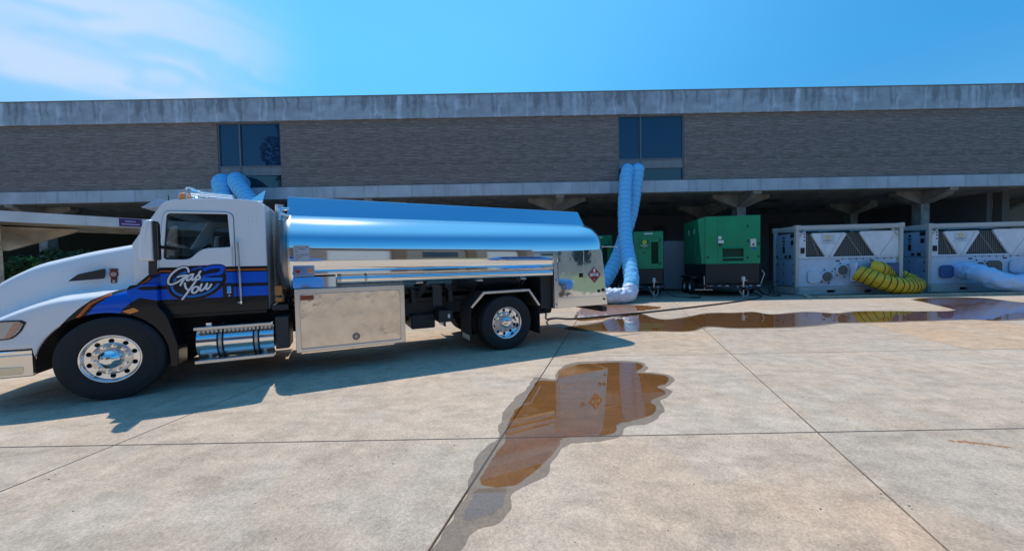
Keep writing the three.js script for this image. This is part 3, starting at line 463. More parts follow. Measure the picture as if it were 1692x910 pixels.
    obj('wheel_well', [new THREE.CylinderGeometry(0.625, 0.625, 0.6, 40, 1, true, -PI / 2 - 0.1, PI + 0.2).rotateX(PI / 2).rotateZ(PI).translate(-0.03, 0.48, sd * 0.85)], black, T);
  }
  { const b = grp('bonnet_badge'); const g0 = [0.0]; const M = (pts, d) => ext(pts, d, 0, 0.003).rotateX(-0.12);
    obj('badge_plate', [ext(circ(0.062, 24), 0.012, 0, 0.003).scale(0.72, 1.05, 1).translate(-0.05, 1.605, 0.805), span(-0.08, -0.018, 1.485, 1.55, 0.80, 0.822), ...[-0.035, -0.012, 0.012, 0.035].map((d) => cyl(0.012, 0.012, 0.012, 'z', -0.05 + d, 1.668, 0.80, 8))], S(0.16, 0.025, 0.025, 0.4), b);
    obj('badge_face', [ext(circ(0.03, 18), 0.006, 0, 0.002).translate(-0.05, 1.602, 0.818), ...[-0.045, 0.0].map((d) => span(-0.05 + d + 0.008, -0.05 + d + 0.032, 1.612, 1.622, 0.818, 0.823))], S(0.5, 0.32, 0.28, 0.4), b);
    obj('badge_latch', span(-0.062, -0.036, 1.49, 1.525, 0.822, 0.827), S(0.5, 0.42, 0.4, 0.4), b); }
  obj('bonnet_hinge_line', sideUV(ext([[0.232, 1.42], [0.242, 1.42], [0.242, 1.96], [0.232, 1.96]], 0.01, 0.90)), black, T);
  for (const sd of [1, -1]) {                                             // wing behind the wheel
    const f = round([[0.2, 1.40, 0.05], [0.235, 1.46, 0.02], [0.5, 1.46, 0.02], [0.505, 1.17, 0.03], [0.60, 1.03, 0.15], [0.70, 0.62, 0.1], [0.69, 0.33, 0.03], [0.605, 0.33, 0.03], [0.598, 0.5, 0], [0.585, 0.63, 0], [0.54, 0.765, 0], [0.46, 0.89, 0], [0.36, 0.99, 0], [0.24, 1.06, 0]], 0.02);
    obj('wing', sideUV(ext(f, 0.34, sd > 0 ? 0.825 : -1.165, 0.012)), paint, T);
    obj('marker_lamp', ext(round([[0.152, 1.125], [0.27, 1.165], [0.325, 1.118], [0.23, 1.085]], 0.012), 0.014, sd > 0 ? 1.166 : -1.18, 0.003), amber, T);
  }
  { // bumper
    const b = grp('bumper'), prof = (k) => { const o = [], add = (s, z) => o.push([s, z]); add(-0.68, 1.14 - k); add(-1.05, 1.12 - k); add(-1.28 + k * 0.4, 1.04 - k); add(-1.44 + k * 0.8, 0.86 - k); add(-1.5 + k, 0.6); add(-1.52 + k, 0); return o; };
    const outer = [...prof(0), ...prof(0).reverse().slice(1).map(([s, z]) => [s, -z])], inner = [...prof(0.06), ...prof(0.06).reverse().slice(1).map(([s, z]) => [s, -z])].reverse();
    const band = (y0, y1, bv) => slabs([...outer, ...inner].map(([s, z]) => [s, -z]), y0, y1, bv);
    obj('bumper_bar', band(0.395, 0.66, 0.012), S(0.82, 0.8, 0.76, 0.12, { metalness: 1 }), b);
    obj('bumper_top', band(0.664, 0.712, 0.008), chrome, b);
    obj('bumper_seal', slabs(outer.map(([s, z]) => [s * 0.985, -z * 0.97]), 0.713, 0.738), black, b);
    for (const sd of [1, -1]) { obj('fog_lamp', ext(round([[-0.98, 0.43], [-0.76, 0.43], [-0.75, 0.52], [-0.97, 0.53]], 0.025), 0.02, sd > 0 ? 1.118 : -1.138, 0.005).rotateY(0), S(0.7, 0.66, 0.5, 0.2, { metalness: 0.7 }), b); obj('tow_ring', new THREE.TorusGeometry(0.045, 0.01, 8, 20).rotateY(0).translate(-1.12, 0.61, sd * 1.13), satin, b); }
  }

  // cab
  const cab = grp('cab');
  const win = round([[0.553, 1.79, 0.05], [0.612, 2.418, 0.05], [1.325, 2.432, 0.06], [1.318, 1.962, 0.04], [0.975, 1.94, 0.09], [0.83, 1.786, 0.06]], 0.05, 6);
  const winIn = win.map(([a, b]) => [0.94 + (a - 0.94) * 0.978, 2.1 + (b - 2.1) * 0.974]);
  const sideP = round([[0.235, 1.02, 0.01], [0.235, 2.0, 0.02], [0.56, 2.56, 0.04], [0.64, 2.60, 0.1], [1.0, 2.65, 0.3], [1.4, 2.66, 0.3], [1.66, 2.645, 0.15], [1.735, 2.58, 0.06], [1.735, 1.02, 0.02]], 0.02);
  for (const sd of [1, -1]) {
    const z = (a, d) => (sd > 0 ? a : -a - d);
    obj('cab_side', sideUV(ext(sideP, 0.05, z(0.995, 0.05), 0.012, [win.slice().reverse()])), paint, cab);
    const dr = round([[0.505, 1.165, 0.1], [0.505, 1.76, 0.08], [0.563, 2.35, 0.08], [0.60, 2.452, 0.09], [1.345, 2.462, 0.1], [1.352, 1.18, 0.1]], 0.1, 7), grow = (p, k) => p.map(([a, b]) => [0.93 + (a - 0.93) * (1 + k / 0.42), 1.81 + (b - 1.81) * (1 + k / 0.64)]);
    const D = grp('door');
    obj('door_gap', ext(shape(grow(dr, 0.007), [grow(dr, -0.004).reverse()]), 0.004, z(1.0445, 0.004)), black, D);
    obj('door_skin', sideUV(ext(dr, 0.034, z(1.038, 0.034), 0.012, [win.slice().reverse()], 3)), paint, D);
    obj('window_seal', ext(shape(win, [winIn.slice().reverse()]), 0.012, z(1.049, 0.012)), black, D);
    obj('window_glass', ext(winIn, 0.004, z(1.035, 0.004)), P(0.55, 0.60, 0.62, 0.01, { transmission: 1, thickness: 0, ior: 1.6 }), D);
    obj('handle_recess', ext(round([[1.195, 1.235], [1.195, 1.42], [1.225, 1.445], [1.30, 1.445], [1.318, 1.42], [1.318, 1.235]], 0.025), 0.008, z(1.0715, 0.008)), blackGloss, D);
    obj('door_handle', [ext(round([[1.245, 1.295], [1.245, 1.40], [1.295, 1.40], [1.295, 1.295]], 0.012), 0.02, z(1.08, 0.02), 0.005), cyl(0.014, 0.014, 0.01, 'z', 1.27, 1.262, sd * 1.085, 12)], chrome, D);
    const zz = sd * 1.10; obj('grab_handle', [tube([[1.395, 2.05, sd * 1.045], [1.397, 2.06, zz], [1.40, 1.9, zz], [1.408, 1.3, zz], [1.41, 1.14, zz], [1.41, 1.13, sd * 1.045]], 0.015, 30), tube([[1.36, 1.17, sd * 1.05], [1.365, 1.16, zz - sd * 0.02], [1.41, 1.15, zz]], 0.008, 12)], chrome, cab);
  }
  { // roof, floor, back, glass, inside
    const rt = (s) => lerpTable([[0.5, 2.52], [0.56, 2.565], [0.64, 2.60], [0.82, 2.63], [1.0, 2.648], [1.4, 2.657], [1.6, 2.65], [1.68, 2.63], [1.725, 2.585], [1.735, 2.5]], s), R = [];
    for (let i = 0; i <= 40; i++) { const s = 0.5 + 1.235 * i / 40, r = []; for (let k = -12; k <= 12; k++) { const u = k / 12; r.push([s, rt(s) + 0.035 * (1 - u * u) - (Math.abs(u) > 0.94 ? 0.006 : 0), u * 1.03]); } R.push(r); }
    obj('cab_roof', loft(R), white, cab);
    obj('cab_back', [span(1.70, 1.733, 1.03, 2.6, -0.99, 0.99)], white, cab);
    obj('cab_floor', [span(0.25, 1.7, 0.98, 1.06, -0.99, 0.99), span(0.25, 0.28, 1.0, 1.97, -0.99, 0.99)], black, cab);
    obj('cowl', sideUV(ext([[0.22, 1.42], [0.22, 2.005], [0.26, 2.02], [0.30, 2.02], [0.30, 1.42]], 1.96, -0.98, 0.01)), paint, cab);
    const wsG = (k) => { const r = []; for (let i = 0; i <= 10; i++) { const v = i / 10, row = []; for (let j = -8; j <= 8; j++) { const u = j / 8; row.push([mix(0.235, 0.555, v) - 0.10 * (1 - u * u) - k, mix(2.0, 2.55, v), u * mix(1.0, 0.97, v)]); } r.push(row); } return loft(r); };
    obj('windscreen', wsG(0), P(0.6, 0.72, 0.74, 0.01, { transmission: 1, thickness: 0, ior: 1.5 }), cab);
    obj('wiper', [rod([0.16, 2.03, 0.6], [0.24, 2.24, 0.25], 0.008), rod([0.16, 2.03, -0.2], [0.24, 2.24, -0.5], 0.008)], black, cab);
    obj('dashboard', span(0.28, 0.62, 1.5, 1.86, -0.97, 0.97, 0.06), greyPlastic, cab);
    for (const z of [0.5, -0.5]) obj('seat', [span(0.95, 1.45, 1.35, 1.52, z - 0.25, z + 0.25, 0.05), box(0.14, 0.8, 0.5, 1.5, 1.85, z, 0.05, 0, 0, -0.12), box(0.1, 0.2, 0.28, 1.58, 2.3, z, 0.04)], S(0.05, 0.055, 0.065, 0.85), cab);
    obj('steering_wheel', [new THREE.TorusGeometry(0.22, 0.017, 8, 32).rotateY(PI / 2).rotateZ(-0.5).translate(0.82, 1.82, 0.5), rod([0.82, 1.82, 0.5], [0.6, 1.6, 0.5], 0.03)], black, cab);
    obj('headliner', span(0.62, 1.69, 2.52, 2.54, -0.97, 0.97), greyPlastic, cab);
    obj('dome_lamp', span(1.1, 1.28, 2.505, 2.52, 0.2, 0.3, 0.004), S(0.55, 0.56, 0.53, 0.4), cab);
    obj('rivet', [0, 1, 2].flatMap((i) => [0, 1].map((j) => cyl(0.006, 0.006, 0.004, 'z', 1.53 + i * 0.05, 2.40 - j * 0.055, 1.046, 8))), satin, cab);
  }
  obj('sun_visor', ext(round([[0.335, 2.49], [0.50, 2.612], [0.63, 2.585], [0.615, 2.515]], 0.008), 2.06, -1.03, 0.006), P(0.36, 0.52, 0.72, 0.2, { clearcoat: 0.6 }), T);  // blue base colour stands in for sky mirrored in a chrome visor
  { const b = grp('beacon'); obj('beacon_base', [cyl(0.075, 0.075, 0.05, 'y', 0.66, 2.66, 0.55, 20)], black, b); obj('beacon_lens', lathe([[0.07, 0], [0.072, 0.05], [0.055, 0.09], [0.02, 0.105], [0, 0.106]], 'y', 24).translate(0.66, 2.685, 0.55), amber, b); obj('beacon_bar', [span(0.61, 0.71, 2.67, 2.71, -0.55, 0.47, 0.01)], satin, b); }
  { const a = grp('air_horn'); obj('horn_trumpet', [lathe([[0.012, 0.0], [0.014, 0.28], [0.03, 0.42], [0.06, 0.5]], 'x', 20).rotateY(PI).rotateZ(-0.06).translate(1.22, 2.78, 0.44), lathe([[0.012, 0.0], [0.014, 0.2], [0.03, 0.3], [0.05, 0.36]], 'x', 20).rotateY(PI).translate(1.05, 2.74, 0.28), rod([1.22, 2.78, 0.44], [1.22, 2.66, 0.44], 0.012), rod([0.9, 2.78, 0.44], [0.9, 2.66, 0.44], 0.012)], chrome, a); }
  obj('roof_rail', [tube([[0.70, 2.69, 0.62], [0.70, 2.84, 0.62], [0.78, 2.845, 0.62], [0.88, 2.80, 0.62], [1.2, 2.775, 0.62], [1.27, 2.76, 0.62], [1.27, 2.66, 0.62]], 0.012, 40), rod([0.85, 2.75, 0.6], [1.27, 2.74, 0.6], 0.012)], chrome, T);
  obj('aerial', [rod([0.56, 2.58, 0.8], [0.555, 2.70, 0.8], 0.005, 6)], black, T);
  { const e = grp('exhaust_stack'); obj('stack_pipe', [cyl(0.065, 0.065, 1.9, 'y', 1.84, 1.75, 0.35, 24)], satin, e); obj('stack_tip', ext([[1.50, 0], [1.52, 0.035], [1.68, 0.22], [1.685, 0.18], [1.66, 0]], 0.02, 0, 0.005).rotateX(-0.5).translate(0, 2.69, 0.66), chrome, e); }
  for (const sd of [1, -1]) {
    const m = grp('wing_mirror'), z0 = sd > 0 ? 1.38 : -1.50;
    obj('mirror_shell', ext(round([[0.452, 1.80, 0.05], [0.478, 2.16, 0.1], [0.535, 2.285, 0.06], [0.602, 2.285, 0.03], [0.602, 1.765, 0.04], [0.475, 1.765, 0.05]], 0.05), 0.12, z0, 0.035, [], 4), white, m);
    obj('mirror_rim', ext(round([[0.603, 1.77], [0.603, 2.27], [0.632, 2.27], [0.642, 1.78]], 0.012), 0.12, z0, 0.006), black, m);
    obj('mirror_glass', span(0.643, 0.646, 1.80, 2.24, z0 + 0.015, z0 + 0.105), chrome, m);
    obj('mirror_arm', [bar([0.56, 1.78, sd * 1.40], [0.54, 1.60, sd * 1.36], 0.075, 0.06), bar([0.545, 1.63, sd * 1.37], [0.44, 1.57, sd * 1.05], 0.07, 0.05)], black, m); obj('upper_arm', bar([0.58, 1.95, sd * 1.36], [0.60, 1.95, sd * 1.05], 0.04), black, m);
  }
  // steps and fuel tank
  for (const sd of [1, -1]) {
    const f = grp('fuel_tank'), z = (v) => sd * v;
    obj('tank_body', cyl(0.245, 0.245, 0.92, 'x', 1.33, 0.605, z(0.86), 48), chrome, f);
    for (const s of [1.14, 1.57]) obj('tank_strap', [new THREE.TorusGeometry(0.248, 0.012, 6, 48).scale(1, 1, 1).rotateY(PI / 2).translate(s - 0.03, 0.605, z(0.86)), new THREE.TorusGeometry(0.248, 0.012, 6, 48).rotateY(PI / 2).translate(s + 0.03, 0.605, z(0.86))], black, f);
    for (const s of [1.14, 1.57]) obj('strap_plate', lathe([[0.249, -0.028], [0.2515, -0.02], [0.2515, 0.02], [0.249, 0.028]], 'x', 48).translate(s, 0.605, z(0.86)), satin, f);
    obj('upper_step', [span(0.865, 1.795, 0.80, 0.845, sd > 0 ? 0.92 : -1.17, sd > 0 ? 1.17 : -0.92, 0.008)], brushed, f);
    obj('lower_step', [span(0.87, 1.80, 0.335, 0.385, sd > 0 ? 1.03 : -1.19, sd > 0 ? 1.19 : -1.03, 0.008), ...[1.0, 1.66].map((s) => bar([s, 0.36, z(1.05)], [s, 0.45, z(0.8)], 0.04))], brushed, f);
    obj('step_tread', Array.from({ length: 18 }, (_, i) => span(0.9 + i * 0.049, 0.925 + i * 0.049, 0.752, 0.798, sd > 0 ? 1.10 : -1.112, sd > 0 ? 1.112 : -1.10)), satin, f);
    obj('tank_cap', cyl(0.05, 0.05, 0.04, 'y', 1.0, 0.862, z(1.0), 20), chrome, f);
    obj('battery_box', span(1.81, 1.99, 0.42, 0.91, sd > 0 ? 0.55 : -1.08, sd > 0 ? 1.08 : -0.55, 0.015), S(0.035, 0.04, 0.042, 0.5), T);
  }
  obj('rear_cab_gear', [span(1.76, 1.98, 1.0, 1.08, 0.1, 0.95), rod([1.86, 1.05, 0.8], [1.86, 1.5, 0.8], 0.02), rod([1.8, 1.3, 0.6], [2.0, 1.2, 0.85], 0.02)], darkSteel, T);
  obj('amber_fitting', [span(1.80, 1.90, 1.22, 1.37, 0.86, 0.90, 0.01), span(1.80, 1.90, 1.12, 1.19, 0.86, 0.90, 0.01)], S(0.6, 0.27, 0.09, 0.5), T);

  // the tank
  const tank = grp('tank');
  const AZ = 1.19, BY = 0.765, YC = 1.815, N = 2.45, ring = (s, k) => { const r = []; for (let i = 0; i <= 96; i++) { const t = i / 96 * 2 * PI, c = Math.cos(t), q = Math.sin(t); r.push([s, YC + BY * k * Math.sign(c) * Math.abs(c) ** (2 / N), AZ * k * Math.sign(q) * Math.abs(q) ** (2 / N)]); } return r; };
  const dome = (s0, s1, n) => Array.from({ length: n + 1 }, (_, i) => { const a = i / n * PI / 2; return [s0 + (s1 - s0) * Math.sin(a), Math.max(0.001, Math.cos(a))]; });
  const shellS = [2.03, 2.035, 2.6, 3.5, 4.5, 5.5, 6.5, 7.3, 7.5];
  obj('shell', loft([...shellS.map((s) => ring(s, 1)), ...[[7.66, 0.997], [7.80, 0.985], [7.91, 0.955], [7.99, 0.905], [8.04, 0.845], [8.07, 0.77], [8.10, 0.6], [8.125, 0.3], [8.13, 0.001]].map(([s, k]) => ring(s, k))].reverse(), true), polished, tank);
  obj('front_head', loft([...dome(2.0, 1.80, 10).reverse().map(([s, k]) => ring(s, 0.025 + 0.965 * Math.sqrt(k))), ring(2.03, 0.99)].reverse(), true), S(0.26, 0.265, 0.28, 0.3, { metalness: 1 }), tank);
  obj('seam_band', [ring(2.022, 1.0), ring(2.022, 1.012), ring(2.045, 1.012), ring(2.045, 1.0)].reduce((a, r, i, l) => (i ? [...a, loft([r, l[i - 1]], true)] : a), []), brushed, tank);
  for (const sd of [1, -1]) obj('top_rail', ext([[1.985, -0.03], [1.985, 0.375], [7.69, 0.36], [7.79, -0.03]], 0.03, -0.015, 0.008).rotateX(-sd * 0.36).translate(0, 2.45, sd * 0.70), S(0.84, 0.86, 0.9, 0.1, { metalness: 1 }), tank);
  obj('manhole', [3.0, 4.6, 6.2].flatMap((s) => [cyl(0.28, 0.28, 0.06, 'y', s, 2.62, 0, 28), cyl(0.06, 0.06, 0.1, 'y', s + 0.1, 2.68, 0, 14)]), satin, tank);
  obj('front_bracket', [rod([1.90, 2.58, 0.75], [2.02, 2.60, 0.62], 0.025), rod([1.90, 2.50, 0.80], [2.02, 2.46, 0.80], 0.025), rod([1.90, 2.38, 0.85], [1.90, 2.60, 0.75], 0.02)], chrome, tank);
  obj('cradle', [...[2.4, 3.9, 4.6, 6.4].map((s) => span(s, s + 0.08, 0.94, 1.22, -0.7, 0.7)), span(2.1, 7.0, 0.95, 1.03, -0.5, 0.5)], darkSteel, tank);
  obj('strut', [bar([3.97, 1.06, 0.9], [4.10, 1.30, 1.05], 0.09, 0.05), span(4.25, 4.42, 0.90, 1.27, 0.85, 0.9)], darkSteel, tank);
  obj('side_shelf', boxUV(ext([[2.075, 1.535], [2.075, 1.58], [6.64, 1.60], [6.64, 1.535]], 0.34, 0.88, 0.008)), polished, tank);
  obj('shelf_skirt', [span(2.075, 6.64, 1.325, 1.534, 0.94, 0.955), span(2.075, 2.66, 1.335, 1.50, 1.17, 1.18)], chrome, tank);
  const tubes = grp('hose_tube'); obj('tube_body', cyl(0.083, 0.083, 3.93, 'x', 4.66, 1.445, 1.13, 32), chrome, tubes); obj('tube_end', [cyl(0.089, 0.089, 0.06, 'x', 2.71, 1.445, 1.13, 32), cyl(0.09, 0.09, 0.04, 'x', 3.1, 1.445, 1.13, 32)], satin, tubes);
  for (const s of [3.9, 5.0, 5.9]) obj('tube_bracket', span(s, s + 0.12, 1.335, 1.36, 1.0, 1.2), satin, tubes);
  const lp = grp('lamp_plate'); obj('plate', span(2.085, 2.37, 1.515, 1.67, 1.19, 1.222, 0.006), S(0.7, 0.72, 0.76, 0.12, { metalness: 1 }), lp);
  obj('red_lamp', [cyl(0.034, 0.03, 0.02, 'z', 2.15, 1.585, 1.232, 24)], redLens, lp); obj('amber_lamp', cyl(0.034, 0.03, 0.02, 'z', 2.315, 1.59, 1.232, 24), amber, lp);
  const cardMap = art(256, 256, (x, W, H) => { x.fillStyle = '#b4bac6'; x.fillRect(0, 0, W, H); x.fillStyle = '#8d94a2'; x.fillRect(0, 126, W, 6); x.fillStyle = '#3c424e'; for (const [a, b, c] of [[20, 30, 70], [100, 34, 60], [180, 26, 60], [22, 62, 40], [80, 60, 120], [20, 96, 52], [24, 150, 50], [90, 152, 90], [190, 148, 44], [20, 184, 110], [24, 218, 56]]) x.fillRect(a, b, c, 9); });
  obj('placard_sheet', new THREE.PlaneGeometry(0.21, 0.25).rotateX(-0.02).translate(2.205, 1.86, 1.197), S(1, 1, 1, 0.4, { map: cardMap, metalness: 0.2 }), tank);

  // tool box
  const tb = grp('tool_box'); obj('box_body', [span(2.085, 3.705, 0.345, 1.325, 0.62, 1.185, 0.012)], brushed, tb);
  obj('box_frame', ext(shape(round([[2.09, 0.35], [3.70, 0.35], [3.70, 1.32], [2.09, 1.32]], 0.015), [round([[2.155, 0.405], [3.628, 0.405], [3.628, 1.25], [2.155, 1.25]], 0.03).reverse()]), 0.022, 1.18, 0.006), brushed, tb);
  obj('box_door', [ext(round([[2.162, 0.412], [3.62, 0.412], [3.62, 1.243], [2.162, 1.243]], 0.03), 0.014, 1.182, 0.005)], S(0.78, 0.72, 0.65, 0.24, { metalness: 1, roughnessMap: rep(roughN, 1.1), map: rep(dirt, 1.3), bumpMap: rep(waveN, 1.2), bumpScale: 0.006 }), tb);
  obj('door_lock', [cyl(0.055, 0.055, 0.012, 'z', 2.93, 0.525, 1.199, 28), cyl(0.042, 0.042, 0.02, 'z', 2.93, 0.525, 1.202, 28)], satin, tb); obj('lock_ring', [new THREE.TorusGeometry(0.049, 0.007, 8, 30).translate(2.93, 0.525, 1.208), new THREE.TorusGeometry(0.026, 0.006, 8, 24).translate(2.93, 0.525, 1.213)], black, tb);
  obj('warning_label', new THREE.PlaneGeometry(0.18, 0.075).translate(2.255, 1.185, 1.1985), S(1, 1, 1, 0.5, { map: art(128, 64, (x, W, H) => { x.fillStyle = '#a8542c'; x.fillRect(0, 0, W, H); x.fillStyle = '#5a2c1a'; for (const y of [12, 26, 40]) x.fillRect(12, y, 104, 6); }) }), tb);
  // rear cabinet
  const cb = grp('rear_cabinet');
  obj('cabinet_body', ext([[6.655, 0.715], [6.655, 1.87], [7.84, 1.92], [7.90, 1.85], [8.03, 0.715]], 2.36, -1.18, 0.01), S(0.80, 0.80, 0.79, 0.14, { metalness: 1, bumpMap: rep(waveN, 0.7), bumpScale: 0.003 }), cb);
  const panelM = S(0.78, 0.78, 0.77, 0.05, { metalness: 1, bumpMap: rep(waveN, 0.8), bumpScale: 0.003 });
  obj('side_panel', ext([[7.41, 0.93], [7.405, 1.905], [7.86, 1.915], [7.98, 0.93]], 0.02, 1.172, 0.004), panelM, cb);
  obj('lower_panel', ext([[6.66, 0.72], [6.66, 0.915], [7.99, 0.915], [8.02, 0.72]], 0.02, 1.172, 0.004), S(0.8, 0.78, 0.75, 0.16, { metalness: 1 }), cb);
  const cd = grp('cabinet_door', cb.parent); obj('door_panel', ext(round([[6.76, 0.93], [6.76, 1.885], [7.395, 1.90], [7.395, 0.93]], 0.02), 0.028, 1.172, 0.006), panelM, cd);
  obj('door_latch', [span(7.27, 7.37, 1.33, 1.42, 1.199, 1.206, 0.003), span(7.30, 7.33, 1.345, 1.405, 1.206, 1.214)], blackGloss, cd);
  obj('corner_post', ext([[6.66, 0.72], [6.65, 1.86], [6.735, 1.865], [6.745, 0.72]], 0.035, 1.175, 0.008), brushed, cb);
  obj('post_bolt', [0.8, 1.83, 1.30].map((y) => cyl(0.014, 0.014, 0.01, 'z', 6.70, y, 1.214, 10)), black, cb);
  const hz = art(512, 512, (x, W, H) => { x.fillStyle = '#8f1f26'; x.fillRect(0, 0, W, H); x.save(); x.translate(256, 256); x.rotate(PI / 4);
    x.fillStyle = '#e8e6ea'; x.fillRect(-215, -62, 430, 124); x.fillStyle = '#1a1a22'; x.font = 'bold 150px sans-serif'; x.textAlign = 'center'; x.textBaseline = 'middle'; x.fillText('1203', 0, 6); x.fillStyle = '#efe9ea'; x.font = 'bold 96px sans-serif'; x.fillText('3', 0, 210);
    x.beginPath(); x.moveTo(0, -300); x.bezierCurveTo(20, -250, 66, -220, 52, -150); x.bezierCurveTo(44, -110, -44, -110, -52, -150); x.bezierCurveTo(-60, -190, -30, -200, -34, -230); x.bezierCurveTo(-10, -220, -4, -260, 0, -300); x.fill(); x.fillRect(-70, -104, 140, 14); x.restore(); x.strokeStyle = '#d9cccc'; x.lineWidth = 10; x.strokeRect(16, 16, W - 32, H - 32); });
  const pl = grp('hazard_placard'); obj('placard_plate', box(0.272, 0.272, 0.008, 0, 0, 0, 0, 0, 0, PI / 4).translate(7.665, 1.375, 1.197), brushed, pl);
  obj('placard_face', new THREE.PlaneGeometry(0.264, 0.264).rotateZ(PI / 4).translate(7.665, 1.375, 1.2025), S(1, 1, 1, 0.45, { map: hz }), pl);
  for (const [s, y, r] of [[7.79, 1.02, 0.034], [7.905, 1.04, 0.036], [7.93, 0.84, 0.024]]) obj('round_port', [cyl(r, r * 0.95, 0.022, 'z', s, y, 1.2, 22)], black, cb);
  obj('rear_lamp', span(8.03, 8.05, 0.8, 0.9, 0.9, 1.1), redLens, cb);
  obj('rear_bumper', span(7.95, 8.08, 0.55, 0.66, -1.1, 1.1, 0.01), darkSteel, T);
  obj('dip_stick', [rod([7.6, 2.02, 0.3], [8.62, 2.02, 0.3], 0.022), rod([8.62, 2.02, 0.3], [9.1, 2.02, 0.3], 0.012)], brushed, T);
  obj('side_guard', [ext([[6.40, 0.72], [6.40, 1.5], [6.65, 1.5], [6.65, 0.72]], 0.9, 0.2)], black, T);
  // rear mudguards
  for (const sd of [1, -1]) {
    const g = grp('mudguard'), z = (a, d) => (sd > 0 ? a : -a - d);
    const o = [[4.865, 0.865], [5.12, 1.135], [6.085, 1.145], [6.325, 0.815]], i2 = [[6.285, 0.79], [6.065, 1.095], [5.145, 1.085], [4.90, 0.84]];
    obj('guard_shell', ext([...o, ...i2].map(([a, b]) => [a, b - 0.004]), 0.62, z(0.575, 0.62)), S(0.03, 0.032, 0.035, 0.45), g);
    obj('guard_trim', ext([...o, ...i2.map(([a, b]) => [a, b + 0.006])], 0.018, z(1.197, 0.018), 0.004), brushed, g);
    obj('mud_flap', span(4.86, 4.875, 0.24, 0.87, sd > 0 ? 0.6 : -1.2, sd > 0 ? 1.2 : -0.6), rubber, g); obj('mud_flap', span(6.30, 6.315, 0.24, 0.8, sd > 0 ? 0.6 : -1.2, sd > 0 ? 1.2 : -0.6), rubber, g);
    obj('flap_weight', span(4.848, 4.859, 0.245, 0.34, sd > 0 ? 0.72 : -1.15, sd > 0 ? 1.15 : -0.72, 0.004), S(0.45, 0.45, 0.36, 0.5), g);
  }
}
// ---------------------------------------------------------------- air ducts
function duct(name, label, pts, R, mat, ribMat, o = {}) {
  const { pitch = 0.26, ribs = true, bulge = 0.02, wr = 0.02, group, tension = 0.5, ribR = 0.0065 } = o;
  const t = thing(name, label, 'air duct', [0, 0, 0], 0, group), c = curve(pts, false, tension), L = c.getLength(), nr = Math.round(L / pitch), per = 8, seg = 40;
  const frames = c.computeFrenetFrames(nr * per, false), rows = [], at = (k) => c.getPointAt(k);
  for (let i = 0; i <= nr * per; i++) {
    const u = i / (nr * per), p = at(u), b = Math.abs(Math.sin(i / per * PI)), row = [];
    for (let j = 0; j <= seg; j++) { const a = j / seg * 2 * PI, w = (fbm(j / seg * 16 + nr, i / per * 2.2, 16, 3, 256) - 0.5) * wr * 2.4 * (0.25 + b) * 0.6, r = R * (1 - bulge + bulge * Math.sqrt(b)) + w * R * 4; const n = frames.normals[i], q = frames.binormals[i]; row.push([p.x + (n.x * Math.cos(a) + q.x * Math.sin(a)) * r, p.y + (n.y * Math.cos(a) + q.y * Math.sin(a)) * r, p.z + (n.z * Math.cos(a) + q.z * Math.sin(a)) * r]); }
    rows.push(row);
  }
  obj('fabric_sleeve', loft(rows, true), mat, t);
  if (ribs) {
    const g = merge(new THREE.TorusGeometry(R * (1 - bulge) + ribR * 0.55, ribR, 6, 40)), o3 = new THREE.Object3D();
    for (let i = 1; i < nr; i++) { const m = share('wire_rib', g, ribMat, t), u = i / nr; m.position.copy(at(u)); o3.position.copy(m.position); o3.lookAt(m.position.clone().add(c.getTangentAt(u))); m.quaternion.copy(o3.quaternion); }
  }
  return t;
}
const blueFab = P(0.22, 0.59, 0.90, 0.8, { specularIntensity: 0.4 }), blueRib = S(0.07, 0.25, 0.48, 0.8), sunlitFab = P(0.60, 0.66, 0.78, 0.5), paleRib = S(0.42, 0.52, 0.68, 0.6);
const yellowFab = S(0.78, 0.50, 0.02, 0.6, { map: rep(dirt, 2) }), yellowRib = S(0.05, 0.035, 0.01, 0.7);
duct('air_duct', 'blue ribbed air duct dropping straight from the right window to a sunlit elbow', [[5.95, 6.1, -19.0], [5.82, 6.16, -18.45], [5.62, 5.65, -18.1], [5.3, 4.0, -17.3], [5.07, 2.5, -16.4], [4.94, 1.5, -15.5], [4.84, 0.9, -14.98], [4.68, 0.48, -14.68]], 0.30, blueFab, blueRib);
duct('air_duct', 'sunlit duct elbow, coloured whiter for the sun, lying on the ground behind the truck tail', [[4.74, 0.58, -14.74], [4.62, 0.38, -14.6], [4.32, 0.30, -14.5], [3.85, 0.29, -14.5], [3.3, 0.29, -14.55], [2.6, 0.29, -14.7]], 0.31, sunlitFab, paleRib, { pitch: 0.2, wr: 0.04, ribs: false });  // whiter fabric colour paints the sun on this bend of the blue duct
duct('air_duct', 'blue ribbed air duct crossing behind the other and slanting down left of it', [[6.5, 6.1, -19.0], [6.34, 6.18, -18.5], [6.2, 5.6, -18.32], [5.9, 4.2, -18.05], [5.41, 2.84, -17.7], [4.85, 1.7, -17.2], [4.21, 0.8, -16.7], [3.6, 0.33, -16.4], [2.6, 0.31, -16.3]], 0.31, blueFab, blueRib);
duct('air_duct', 'short blue duct bulging from the left window furthest left over the cab roof', [[-14.3, 5.95, -19.0], [-14.28, 5.98, -18.5], [-14.1, 5.7, -18.15], [-13.75, 5.0, -17.9], [-13.0, 4.3, -17.6], [-12.2, 3.6, -17.4], [-11.2, 2.4, -17.1]], 0.38, blueFab, blueRib);
duct('air_duct', 'blue duct from the left window running down behind the cab roof stack', [[-13.65, 5.95, -19.0], [-13.55, 6.02, -18.45], [-13.25, 5.72, -18.1], [-12.42, 4.9, -17.65], [-11.47, 4.03, -17.2], [-10.8, 3.24, -16.9], [-10.05, 1.97, -16.6], [-9.6, 0.9, -16.4]], 0.37, blueFab, blueRib);
